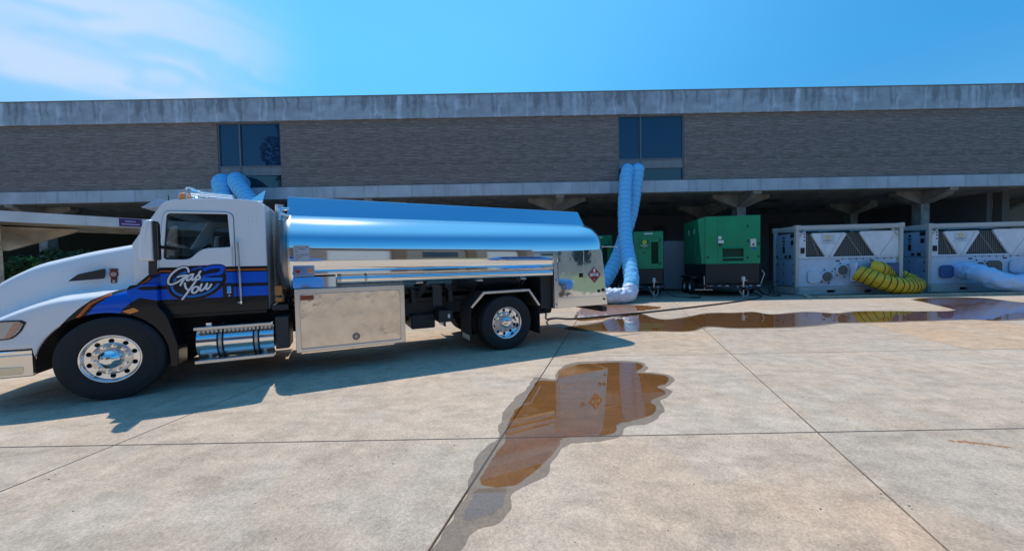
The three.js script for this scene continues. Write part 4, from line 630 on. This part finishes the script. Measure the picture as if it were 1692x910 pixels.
duct('yellow_duct', 'yellow ribbed duct looped on the grass before the left chiller', [[14.98, 0.98, -16.02], [15.12, 0.86, -15.85], [15.38, 0.66, -15.58], [15.75, 0.50, -15.42], [16.15, 0.42, -15.38], [16.7, 0.38, -15.5], [17.25, 0.40, -15.8], [17.42, 0.52, -16.15], [17.2, 0.72, -16.42], [16.7, 0.86, -16.42], [16.2, 0.98, -16.15], [15.75, 1.12, -15.95], [15.60, 1.16, -16.05]], 0.34, yellowFab, yellowRib, { pitch: 0.2, bulge: 0.06, ribR: 0.016 });
duct('air_duct', 'pale blue air duct running from the front port of the right chiller along the ground', [[20.3, 0.95, -16.75], [20.22, 0.92, -16.2], [20.2, 0.76, -15.75], [20.45, 0.52, -15.45], [21.0, 0.42, -15.35], [21.8, 0.40, -15.4], [22.8, 0.4, -15.5], [24.2, 0.4, -15.6]], 0.37, P(0.42, 0.60, 0.88, 0.5), paleRib, { pitch: 0.3, ribs: false, wr: 0.04 });
duct('air_duct', 'limp grey duct lying in shade between the two chillers', [[17.2, 0.9, -17.8], [17.8, 0.75, -17.4], [18.4, 0.45, -17.2], [19.0, 0.3, -17.6]], 0.3, S(0.35, 0.37, 0.40, 0.7), S(0.08, 0.08, 0.09, 0.7), { pitch: 0.22 });

// ---------------------------------------------------------------- generators on trailers
const gGreen = P(0.001, 0.30, 0.125, 0.55, { clearcoat: 0.15, clearcoatRoughness: 0.3, map: rep(dirt, 0.5) }), gSeam = S(0.004, 0.07, 0.035, 0.6), gDark = S(0.004, 0.05, 0.025, 0.7);
const chainMat = S(0.5, 0.5, 0.48, 0.4, { metalness: 0.8 }), sticker = S(0.72, 0.74, 0.74, 0.5);
function brandDecal(w, h, bg, ink, sunC, tail) {
  return S(1, 1, 1, 0.5, { map: art(512, Math.round(512 * h / w), (x, W, H) => { x.fillStyle = bg; x.fillRect(0, 0, W, H); x.strokeStyle = sunC; x.lineWidth = H * 0.1; x.beginPath(); x.arc(W / 2, H * 0.26, H * 0.15, 0, 7); x.stroke(); for (let i = 0; i < 12; i++) { const a = i * PI / 6; x.lineWidth = H * 0.03; x.beginPath(); x.moveTo(W / 2 + Math.cos(a) * H * 0.2, H * 0.26 + Math.sin(a) * H * 0.2); x.lineTo(W / 2 + Math.cos(a) * H * 0.24, H * 0.26 + Math.sin(a) * H * 0.24); x.stroke(); } x.fillStyle = ink; x.textAlign = 'center'; x.font = 'bold ' + Math.round(H * 0.2) + 'px sans-serif'; x.fillText('SUNBELT', W / 2, H * 0.7, W * 0.96); x.font = Math.round(H * 0.1) + 'px sans-serif'; x.fillText(tail, W / 2, H * 0.88, W * 0.7); }) });
}
function chainGeo(pts, n) {
  const c = curve(pts), out = [];
  for (let i = 0; i < n; i++) { const g = new THREE.TorusGeometry(0.028, 0.008, 5, 10).scale(1, 1.5, 1); const o = new THREE.Object3D(); o.position.copy(c.getPointAt((i + 0.5) / n)); const q = new THREE.Quaternion().setFromUnitVectors(V(0, 1, 0), c.getTangentAt((i + 0.5) / n)); o.quaternion.copy(q).multiply(new THREE.Quaternion().setFromAxisAngle(V(0, 1, 0), i % 2 ? PI / 2 : 0)); o.updateMatrix(); out.push(g.applyMatrix4(o.matrix)); }
  return out;
}
// local frame: origin on the ground under the middle of the front face, z towards the viewer
function trailer(t, w, d, yBed, tongue) {
  obj('trailer_frame', [span(-w / 2 - 0.05, w / 2 + 0.05, yBed - 0.14, yBed - 0.04, -0.06, 0.08), span(-w / 2 - 0.02, -w / 2 + 0.1, yBed - 0.16, yBed, -d, -0.06), span(w / 2 - 0.1, w / 2 + 0.02, yBed - 0.16, yBed, -d, -0.06), bar([-w * 0.42, yBed - 0.12, 0], [-0.06, yBed - 0.16, tongue], 0.09), bar([w * 0.42, yBed - 0.12, 0], [0.06, yBed - 0.16, tongue], 0.09)], darkSteel, t);
  for (const s of [-1, 1]) for (const k of [0.45, 0.72]) {
    const wh = new THREE.Group(); wh.name = 'wheel'; wh.position.set(s * (w / 2 + 0.16), 0.37, -d * k); t.add(wh);
    obj('tyre', lathe([[0.2, -0.09], [0.3, -0.11], [0.36, -0.1], [0.38, -0.06], [0.38, 0.06], [0.36, 0.1], [0.3, 0.11], [0.2, 0.09]], 'x', 28), rubber, wh); obj('rim', lathe([[0.2, -0.07], [0.19, 0.05], [0.08, 0.06], [0, 0.06]], 'x', 24), satin, wh);
    obj('wheel_arch', ext([[-0.45, 0.42], [-0.35, 0.50], [0.35, 0.50], [0.45, 0.42], [0.45, 0.39], [0.34, 0.46], [-0.34, 0.46], [-0.45, 0.39]], 0.26, -0.13).rotateY(PI / 2), darkSteel, wh);
  }
  const n = Math.round(w / 0.16);
  for (let i = 0; i < n; i++) if (Math.abs(i - n / 2 + 0.5) > 1) share('reflector', tapeG, i % 2 ? tapeWhite : tapeRed, t, [-w / 2 + 0.08 + i * (w - 0.02) / n, yBed - 0.09, 0.084]);
  obj('jack', [cyl(0.035, 0.035, 0.62, 'y', 0, yBed - 0.05, tongue - 0.12, 14), cyl(0.024, 0.024, yBed, 'y', 0, yBed / 2, tongue - 0.12, 12), cyl(0.1, 0.1, 0.02, 'y', 0, 0.012, tongue - 0.12, 16)], satin, t);
  obj('jack_head', [span(-0.05, 0.05, yBed + 0.16, yBed + 0.36, tongue - 0.18, tongue - 0.06, 0.01), rod([0, yBed + 0.2, tongue - 0.06], [0.12, yBed + 0.2, tongue - 0.02], 0.01)], S(0.6, 0.6, 0.6, 0.45), t);
  obj('hitch', [span(-0.05, 0.05, yBed - 0.2, yBed - 0.08, tongue - 0.05, tongue + 0.16), new THREE.TorusGeometry(0.05, 0.016, 8, 20).rotateX(PI / 2).translate(0, yBed - 0.14, tongue + 0.2)], black, t);
  obj('safety_chain', [...chainGeo([[-0.16, yBed - 0.05, tongue - 0.3], [-0.14, 0.25, tongue - 0.02], [0.0, 0.1, tongue + 0.12], [0.14, 0.25, tongue - 0.02], [0.2, yBed - 0.02, tongue - 0.3]], 26)], chainMat, t);
}
const tapeG = merge(box(0.13, 0.05, 0.006, 0, 0, 0)), tapeWhite = S(0.75, 0.75, 0.75, 0.4), tapeRed = S(0.45, 0.03, 0.03, 0.4);
function slats(t, name, x0, x1, y0, y1, z, n, mat) { for (let i = 0; i < n; i++) obj(name, box(x1 - x0, (y1 - y0) / n * 0.62, 0.012, (x0 + x1) / 2, y0 + (y1 - y0) * (i + 0.5) / n, z, 0, 0.6), mat, t); }
function cabinetBody(t, w, d, y0, y1, recess, cham = 0) {               // front with a real opening
  const [a, b, c, e] = recess;
  obj('body', [boxUV(span(-w / 2, w / 2, y0, y1, -d, -0.12, 0.02))], gGreen, t);
  obj('front_panel', boxUV(ext(shape(round([[-w / 2, y0], [w / 2, y0], [w / 2, y1], [-w / 2, y1]], 0.02), [[[a, c], [b, c], [b, e], [a, e]].reverse()]), 0.14, -0.14, 0.012)), gGreen, t);
}
{ // large generator
  const w = 2.28, t = thing('generator', 'large dark green generator on a black trailer, its chain hanging from the hitch', 'generator', [9.86, 0, -16.5], -0.15), d = 3.1, X = (u) => -w / 2 + u * w, Y = (v) => 3.58 - v * 2.12;
  cabinetBody(t, w, d, 1.45, 3.58, [X(0.32), X(0.70), Y(0.945), Y(0.655)]);
  obj('vent_back', span(X(0.32), X(0.70), Y(0.945), Y(0.655), -0.119, -0.1), gDark, t); obj('vent_hood', [span(X(0.32), X(0.70), Y(0.89), Y(0.86), -0.09, -0.03), box(X(0.70) - X(0.32), 0.02, 0.16, 0.02, Y(0.665), 0.05, 0, 0.5)], gGreen, t);
  obj('panel_seam', [span(X(0.228), X(0.232), 1.47, 3.56, -0.01, 0.003)], gSeam, t);
  obj('corner_door', boxUV(ext([[0, 1.47], [0.13, 1.47], [0.30, 3.5], [0, 3.56]], 0.05, 0, 0.01).rotateY(PI - 0.55).translate(-w / 2 - 0.005, 0, -0.05)), gGreen, t);
  for (const [u, v] of [[0.772, 0.225], [0.776, 0.535], [0.97, 0.59], [0.775, 0.88], [0.97, 0.86], [0.045, 0.86]]) obj('latch', [span(X(u) - 0.03, X(u) + 0.03, Y(v) - 0.05, Y(v) + 0.05, 0, 0.02, 0.006)], black, t);
  obj('paper_notice', [span(X(0.24), X(0.295), Y(0.485), Y(0.42), 0, 0.004), span(X(0.24), X(0.34), Y(0.565), Y(0.505), 0, 0.004)], sticker, t);
  obj('exhaust_port', cyl(0.065, 0.06, 0.02, 'z', X(0.275), Y(0.605), 0.008, 20), black, t);
  obj('control_box', [span(X(0.815), X(0.915), Y(0.655), Y(0.49), 0, 0.06, 0.012)], S(0.62, 0.62, 0.55, 0.5), t); obj('control_dial', cyl(0.045, 0.04, 0.02, 'z', X(0.862), Y(0.61), 0.068, 18), blackGloss, t); obj('blue_notice', span(X(0.87), X(0.92), Y(0.72), Y(0.665), 0, 0.004), S(0.02, 0.12, 0.5, 0.5), t);
  obj('fuel_base', [span(-w / 2 + 0.02, w / 2 - 0.02, 0.56, 1.444, -d, -0.03, 0.015)], S(0.012, 0.013, 0.017, 0.45), t);
  for (const k of [0.3, 1.3]) obj('side_door', span(-w / 2 - 0.012, -w / 2 + 0.02, 1.6, 3.4, -k - 0.95, -k, 0.01), gGreen, t);
  for (const k of [0.55, 1.5, 2.3]) obj('side_notice', span(-w / 2 - 0.016, -w / 2 - 0.0125, 2.9, 3.15, -k, -k + 0.14), sticker, t);
  trailer(t, w, d, 0.56, 1.15);
  obj('side_step', [span(-w / 2 - 0.45, -w / 2 + 0.3, 0.28, 0.32, -0.1, 0.02), bar([-w / 2 - 0.02, 0.3, -0.05], [-w / 2 - 0.02, 0.9, -0.1], 0.03)], satin, t);
  obj('rail_handle', [rod([w / 2 + 0.02, 0.55, 0], [w / 2 + 0.16, 1.0, 0.02], 0.018), rod([w / 2 + 0.16, 1.0, 0.02], [w / 2 + 0.05, 1.16, 0.02], 0.018)], satin, t);
}
function smallGen(label, x, z, turn, dx = 1) {
  const w = 1.36, t = thing('generator', label, 'generator', [x, 0, z], turn), d = 3.0, X = (u) => -w / 2 + u * w, Y = (v) => 3.02 - v * 1.74;
  cabinetBody(t, w, d, 1.28, 3.02, [X(0.60), X(0.84), Y(0.87), Y(0.29)]);
  obj('vent_back', span(X(0.60), X(0.84), Y(0.87), Y(0.29), -0.119, -0.1), gDark, t); slats(t, 'vent_slat', X(0.605), X(0.835), Y(0.86), Y(0.30), -0.05, 9, gDark);
  obj('door_seam', ext(shape([[X(0.16), Y(0.95)], [X(0.90), Y(0.95)], [X(0.90), Y(0.15)], [X(0.16), Y(0.15)]], [[[X(0.17), Y(0.94)], [X(0.17), Y(0.16)], [X(0.89), Y(0.16)], [X(0.89), Y(0.94)]]]), 0.006, -0.002), gSeam, t);
  for (const v of [0.25, 0.87]) obj('hinge', span(X(0.875), X(0.92), Y(v) - 0.06, Y(v) + 0.06, 0, 0.025, 0.006), black, t);
  obj('brand_print', new THREE.PlaneGeometry(0.46, 0.42).translate(X(0.37), Y(0.34), 0.004), brandDecal(0.46, 0.42, '#06703e', '#d8e6e0', '#e8e04a', 'RENTALS'), t);
  obj('name_plate', span(X(0.36), X(0.65), Y(0.075), Y(0.045), 0, 0.006), sticker, t);
  obj('warning_print', span(X(0.31), X(0.40), Y(0.58), Y(0.55), 0, 0.004), black, t);
  obj('fuel_base', span(-w / 2 + 0.02, w / 2 - 0.02, 0.56, 1.274, -d, -0.03, 0.015), S(0.012, 0.013, 0.017, 0.45), t);
  trailer(t, w, d, 0.52, 0.9);
}
smallGen('small green generator with a yellow ring logo just right of the blue ducts', 6.40, -17.3, -0.06);
smallGen('green generator mostly hidden behind the truck tank and left of the ducts', 4.55, -19.3, -0.04);

// ---------------------------------------------------------------- chillers
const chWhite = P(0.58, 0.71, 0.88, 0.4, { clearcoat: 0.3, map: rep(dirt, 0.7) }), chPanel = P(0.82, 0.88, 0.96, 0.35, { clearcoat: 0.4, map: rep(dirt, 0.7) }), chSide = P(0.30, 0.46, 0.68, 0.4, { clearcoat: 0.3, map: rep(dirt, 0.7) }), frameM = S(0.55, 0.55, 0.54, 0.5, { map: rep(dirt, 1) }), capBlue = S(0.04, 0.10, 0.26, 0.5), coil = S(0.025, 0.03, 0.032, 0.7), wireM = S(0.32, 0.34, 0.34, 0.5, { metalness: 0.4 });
const grilleG = (() => { const g = [new THREE.TorusGeometry(0.225, 0.022, 8, 36)]; for (let k = -3; k <= 3; k++) { const o = k * 0.062, l = 2 * Math.sqrt(0.05 - o * o); for (const a of [PI / 4, -PI / 4]) g.push(box(l, 0.014, 0.012, 0, o, 0).rotateZ(a)); } return merge(g); })();
const logoDecal = brandDecal(0.5, 0.4, '#c4cdd8', '#262c38', '#d9b62a', 'RENTALS'), smallLogo = brandDecal(0.4, 0.3, '#8fa9c8', '#22304a', '#8fa9c8', 'RENTALS');
function chiller(label, x, z, turn, second) {
  const W = 4.2, D = 1.55, H = 3.08, t = thing('chiller', label, 'chiller', [x, 0, z], turn);   // origin: front left corner on the ground
  // frame
  for (const [a, b] of [[0, 0], [W, 0], [0, -D], [W, -D]]) obj('corner_post', span(a - 0.07, a + 0.07, 0.02, H - 0.06, b - 0.07, b + 0.07, 0.012), frameM, t);
  for (const b of [0, -D]) { obj('top_rail', span(-0.09, W + 0.09, H - 0.19, H, b - 0.08, b + 0.08, 0.012), frameM, t); obj('bottom_rail', ext(shape([[-0.07, 0.02], [W + 0.07, 0.02], [W + 0.07, 0.36], [-0.07, 0.36]], [[[1.22, 0.1], [1.22, 0.22], [1.58, 0.22], [1.58, 0.1]], [[2.75, 0.1], [2.75, 0.22], [3.1, 0.22], [3.1, 0.1]]]), 0.14, b - 0.07), frameM, t); }
  for (const a of [0, W]) { obj('top_rail', span(a - 0.07, a + 0.07, H - 0.18, H - 0.01, -D + 0.08, -0.08, 0.012), frameM, t); obj('bottom_rail', span(a - 0.06, a + 0.06, 0.03, 0.34, -D + 0.07, -0.07), frameM, t); }
  obj('corner_brace', [bar([0.06, H - 0.55, 0], [0.36, H - 0.18, 0], 0.06), bar([W - 0.06, H - 0.55, 0], [W - 0.36, H - 0.18, 0], 0.06)], frameM, t);
  obj('corner_casting', [[0, 0], [W, 0], [0, -D], [W, -D]].map(([a, b]) => span(a - 0.1, a + 0.1, H - 0.2, H + 0.02, b - 0.1, b + 0.1, 0.012)), frameM, t);
  // body
  obj('lower_body', boxUV(span(0.09, W - 0.09, 0.362, 1.62, -D + 0.1, -0.03, 0.03)), chWhite, t);
  obj('coil_bank', [span(0.4, W - 0.1, 1.64, 2.72, -D + 0.2, -0.16)], coil, t);
  obj('lower_edge', [span(0.08, W - 0.08, 1.622, 1.69, -0.10, 0.0, 0.01)], chPanel, t);
  const wires = []; for (let i = 0; i <= 46; i++) { const xx = 0.42 + i * 0.08; if (xx < W - 0.12) wires.push(span(xx - 0.004, xx + 0.004, 1.69, 2.72, -0.10, -0.092)); } for (let j = 0; j <= 13; j++) wires.push(span(0.42, W - 0.12, 1.70 + j * 0.078, 1.708 + j * 0.078, -0.0915, -0.084));
  const wg = obj('wire_guard', wires, wireM, t); wg.userData = { kind: 'stuff' };
  obj('coil_brace', [bar([0.62, 2.68, -0.12], [1.0, 1.72, -0.12], 0.025), bar([2.12, 2.68, -0.12], [2.75, 1.72, -0.12], 0.025)], wireM, t);
  obj('edge_panel', boxUV(span(0.1, 0.39, 1.65, 2.78, -0.2, -0.005, 0.012)), chPanel, t); obj('edge_switch', span(0.16, 0.32, 1.85, 2.10, 0, 0.03, 0.006), blackGloss, t); for (const y of [2.7, 2.58, 2.42]) obj('edge_knob', cyl(0.03, 0.03, 0.02, 'z', 0.32, y, 0.0, 12), blackGloss, t);
  obj('fan_panel', boxUV(ext(round([[0.64, 2.74], [1.99, 2.74], [2.05, 2.66], [1.48, 1.66], [1.22, 1.66], [0.62, 2.66]], 0.03), 0.09, -0.09, 0.012)), chPanel, t); obj('panel_fold', [bar([1.86, 2.70, 0.004], [1.34, 1.70, 0.004], 0.016), ext([[1.27, 1.68], [1.36, 1.76], [1.45, 1.68]], 0.02, 0)], frameM, t);
  obj('fan_panel', boxUV(ext(round([[2.62, 2.78], [4.08, 2.78], [4.18, 2.68], [4.18, 1.70], [3.22, 1.70], [2.60, 2.68]], 0.03), 0.09, -0.09, 0.012)), chPanel, t); obj('panel_fold', [bar([4.05, 2.72, 0.004], [3.40, 1.74, 0.004], 0.016)], frameM, t);
  obj('brand_print', new THREE.PlaneGeometry(0.56, 0.42).translate(1.28, 2.45, 0.003), logoDecal, t);
  // ports and covers
  const port = (px, py) => { const p = new THREE.Group(); p.name = 'port'; p.position.set(px, py, 0.02); t.add(p); obj('port_collar', lathe([[0.2, -0.06], [0.26, -0.05], [0.26, 0.05], [0.225, 0.05]], 'z', 36), chPanel, p); obj('port_back', cyl(0.22, 0.22, 0.01, 'z', 0, 0, -0.045, 30), black, p); share('port_grille', grilleG, wireM, p, [0, 0, 0.03]); for (let k = 0; k < 6; k++) obj('port_clip', box(0.03, 0.07, 0.03, 0, 0.31, 0).rotateZ(k * PI / 3 + 0.3), black, p); };
  const cover = (px, py, m, w2 = 0.27, h2 = 0.28) => obj('port_cover', ext(round([[px - w2, py - h2 + 0.1], [px - w2 + 0.1, py - h2], [px + w2 - 0.1, py - h2], [px + w2, py - h2 + 0.1], [px + w2, py + h2 - 0.1], [px + w2 - 0.1, py + h2], [px - w2 + 0.1, py + h2], [px - w2, py + h2 - 0.1]], 0.04), 0.06, 0.0, 0.015), m, t);
  if (!second) { cover(0.72, 0.80, chWhite); port(1.24, 0.80); port(1.88, 1.08); cover(3.9, 1.14, capBlue, 0.3, 0.24); obj('open_cover', [box(0.06, 0.8, 0.34, 2.22, 1.0, 0.17, 0.01), box(0.06, 0.58, 0.2, 2.42, 0.82, 0.22, 0.01)], chPanel, t); obj('hinged_flap', box(0.2, 0.56, 0.04, 2.44, 0.82, 0.3, 0.01), capBlue, t); }
  else { cover(0.72, 0.92, capBlue, 0.28, 0.29); port(1.42, 0.96); port(2.02, 1.12); cover(2.62, 1.05, S(0.10, 0.105, 0.10, 0.5), 0.3, 0.33); cover(3.5, 1.1, chWhite); }
  for (const a of [1.72, 3.1]) obj('name_tag', span(a - 0.08, a + 0.08, 1.46, 1.52, -0.03, -0.022), blackGloss, t);
  for (let k = 0; k < 8; k++) obj('panel_clip', span(1.9 + k * 0.28, 1.93 + k * 0.28, 1.55, 1.60, -0.03, -0.01), black, t);
  // left end
  obj('end_panel', boxUV(span(-0.03, 0.088, 0.38, 1.60, -D + 0.12, -0.1, 0.012)), chSide, t); obj('end_panel', boxUV(span(-0.03, 0.088, 1.62, 2.76, -D + 0.12, -1.16, 0.012)), chSide, t); obj('end_panel', boxUV(span(-0.03, 0.088, 1.62, 2.76, -1.14, -0.1, 0.012)), chSide, t);
  const en = (zz, y, w2, h2) => span(-0.045, -0.031, y - h2 / 2, y + h2 / 2, zz - w2 / 2, zz + w2 / 2);
  for (const g of [en(-0.85, 2.6, 0.12, 0.09), en(-0.85, 2.44, 0.16, 0.07), en(-0.85, 2.3, 0.12, 0.06), en(-0.85, 2.05, 0.14, 0.28), en(-0.25, 2.66, 0.24, 0.16), en(-0.25, 2.34, 0.16, 0.2), en(-0.4, 1.72, 0.16, 0.14), en(-0.7, 1.72, 0.14, 0.1), en(-1.55, 2.06, 0.08, 0.14), en(-1.35, 1.72, 0.1, 0.08)]) obj('end_control', g, blackGloss, t);
  for (const g of [[-0.15, 1.35], [-0.15, 0.95], [-0.15, 0.5], [-0.85, 1.38], [-0.85, 0.95], [-0.85, 0.5], [-1.25, 1.35], [-1.42, 1.35], [-1.25, 0.55], [-1.42, 0.55]].map(([a, b]) => en(a, b, 0.045, 0.09))) obj('end_latch', g, black, t);
  obj('brand_print', new THREE.PlaneGeometry(0.4, 0.3).rotateY(-PI / 2).translate(-0.034, 2.28, -1.4), smallLogo, t);
  obj('top_fan', [0.9, 2.2, 3.5].flatMap((a) => [cyl(0.45, 0.45, 0.12, 'y', a, 2.79, -D / 2, 28)]), coil, t);
}
chiller('left chiller unit in a grey frame with the yellow duct before it', 12.72, -16.5, -0.10, false);
chiller('right chiller unit in a grey frame, cut by the right picture edge', 18.9, -16.75, -0.10, true);

// ---------------------------------------------------------------- hoses and cables on the ground
tag(obj('fuel_hose', tube([[0.7, 0.62, -8.2], [0.85, 0.35, -9.4], [0.95, 0.06, -10.4], [1.25, 0.03, -10.75], [1.9, 0.03, -10.6], [3.82, 0.03, -11.45], [6.37, 0.03, -12.79], [8.69, 0.03, -14.19], [10.4, 0.03, -15.5], [11.1, 0.03, -16.6], [11.0, 0.25, -17.3], [10.9, 0.8, -17.6]], 0.026, 160, 10), S(0.02, 0.02, 0.022, 0.55)), 'long black fuel hose from the truck tail to the large generator', 'hose');
tag(obj('power_cable', [tube([[11.0, 0.7, -17.0], [11.25, 0.1, -16.5], [11.6, 0.02, -16.0], [12.0, 0.02, -16.6], [12.3, 0.02, -17.6], [12.9, 0.3, -18.2]], 0.024, 60, 8), tube([[11.0, 0.6, -17.2], [11.5, 0.03, -16.9], [12.0, 0.02, -17.2], [12.8, 0.2, -18.4]], 0.024, 40, 8)], black), 'black power cables lying between the large generator and the left chiller', 'cable');
tag(obj('power_cable', [tube([[7.0, 0.5, -17.5], [7.3, 0.05, -16.8], [7.8, 0.02, -16.2], [8.3, 0.02, -16.3], [8.6, 0.05, -16.9], [8.9, 0.5, -17.6]], 0.022, 50, 8), new THREE.TorusGeometry(0.22, 0.02, 8, 30).rotateX(PI / 2).translate(7.9, 0.025, -16.0)], black), 'coiled black cable on the floor between small and large generator', 'cable');
{ const t = thing('cable_rack', 'dark rack of cables and boxes in shade between large generator and left chiller', 'rack', [12.3, 0, -20.2]);
  obj('rack_frame', [span(-0.5, -0.44, 0, 1.5, -0.3, 0.3), span(0.44, 0.5, 0, 1.5, -0.3, 0.3)], darkSteel, t);
  for (const y of [0.3, 0.75, 1.25]) obj('shelf', span(-0.5, 0.5, y, y + 0.04, -0.3, 0.3), S(0.25, 0.23, 0.22, 0.6), t);
  obj('cable_coil', [0.42, 0.87].map((y) => new THREE.TorusGeometry(0.22, 0.06, 8, 24).rotateX(PI / 2).translate(0, y, 0)), S(0.12, 0.06, 0.04, 0.7), t); }

// ---------------------------------------------------------------- across the yard, behind the camera
{
  const t = thing('storefront', 'low pale building across the yard mirrored in the tank', 'building', [-4, 0, 14.5], 0);
  obj('wall', boxUV(span(-34, 34, -0.1, 7.6, 0, 8)), S(0.20, 0.175, 0.16, 0.9, { map: rep(dirt, 0.3) }), t); obj('roof', span(-34.4, 34.4, 7.6, 8.0, -0.5, 8.4), S(0.5, 0.5, 0.5, 0.8), t);
  for (let i = 0; i < 9; i++) { obj('pier', span(-32.4 + i * 8 - 0.6, -32.4 + i * 8 + 0.6, -0.1, 7.6, -0.35, -0.002), S(0.11, 0.075, 0.055, 0.9), t); if (i < 8) { if (i % 2) obj('door', span(-30 + i * 8, -27.2 + i * 8 + 2, 0, 5.2, -0.08, -0.003), S(0.42, 0.43, 0.44, 0.5), t); else obj('window', span(-30 + i * 8, -26 + i * 8, 1.2, 5.0, -0.06, -0.003), P(0.03, 0.05, 0.07, 0.05), t); } }
  const wing = thing('hall', 'long grey hall beyond the lawn mirrored in the tank cabinet', 'building', [40, 0, 8], 0);
  obj('wall', boxUV(span(0, 8, -0.1, 7, -26, 26)), S(0.40, 0.41, 0.44, 0.9, { map: rep(dirt, 0.3) }), wing); obj('roof', span(-0.5, 8.5, 7, 7.4, -26.5, 26.5), S(0.5, 0.5, 0.5, 0.8), wing);
  for (let i = 0; i < 9; i++) obj('window', span(-0.05, -0.002, 1.6, 4.2, -23.5 + i * 5.5, -20.5 + i * 5.5), P(0.03, 0.05, 0.07, 0.05), wing);
  const vb = P(0.015, 0.17, 0.55, 0.3, { clearcoat: 1 });
  function vehicle(name, label, category, pos, turn, outline, glass, h) {
    const v = thing(name, label, category, pos, turn);
    obj('body', ext(round(outline, 0.2), 1.8, -0.9, 0.08), vb, v);
    for (const sd of [-0.905, 0.905]) { obj('window', ext(round(glass, 0.06), 0.02, sd - 0.01), blackGloss, v); for (const x of [-1.35, 1.35]) { const w = new THREE.Group(); w.name = 'wheel'; w.position.set(x, 0.33, sd * 0.93); v.add(w); obj('tyre', lathe([[0.2, -0.11], [0.31, -0.11], [0.33, -0.07], [0.33, 0.07], [0.31, 0.11], [0.2, 0.11]], 'z', 28), rubber, w); obj('rim', cyl(0.21, 0.21, 0.18, 'z', 0, 0, 0, 24), satin, w); } }
    for (const z of [-0.6, 0.6]) { obj('headlight', box(0.06, 0.12, 0.3, outline[1][0] + 0.02, 0.72, z, 0.02), whiteLens, v); obj('tail_lamp', box(0.06, 0.2, 0.16, outline[0][0] - 0.02, 0.85, z * 1.2, 0.02), redLens, v); }
  }
  vehicle('van', 'bright blue van parked behind the camera mirrored in the tank front', 'van', [1.4, 0, 10.6], 0.1, [[-2.3, 0.3], [2.3, 0.3], [2.35, 1.0], [1.8, 1.2], [1.25, 2.0], [-2.2, 2.05], [-2.35, 1.2]], [[-2.0, 1.25], [1.45, 1.25], [1.05, 1.85], [-2.0, 1.88]]);
  vehicle('car', 'blue hatchback parked by the lawn mirrored in the tank cabinet door', 'car', [9.9, 0, -0.2], 1.03, [[-2.1, 0.28], [2.1, 0.28], [2.12, 0.8], [1.1, 0.98], [0.45, 1.48], [-1.5, 1.5], [-2.1, 1.0]], [[-1.5, 0.98], [0.85, 0.98], [0.38, 1.38], [-1.35, 1.4]]);
}

renderer.render(scene, camera);
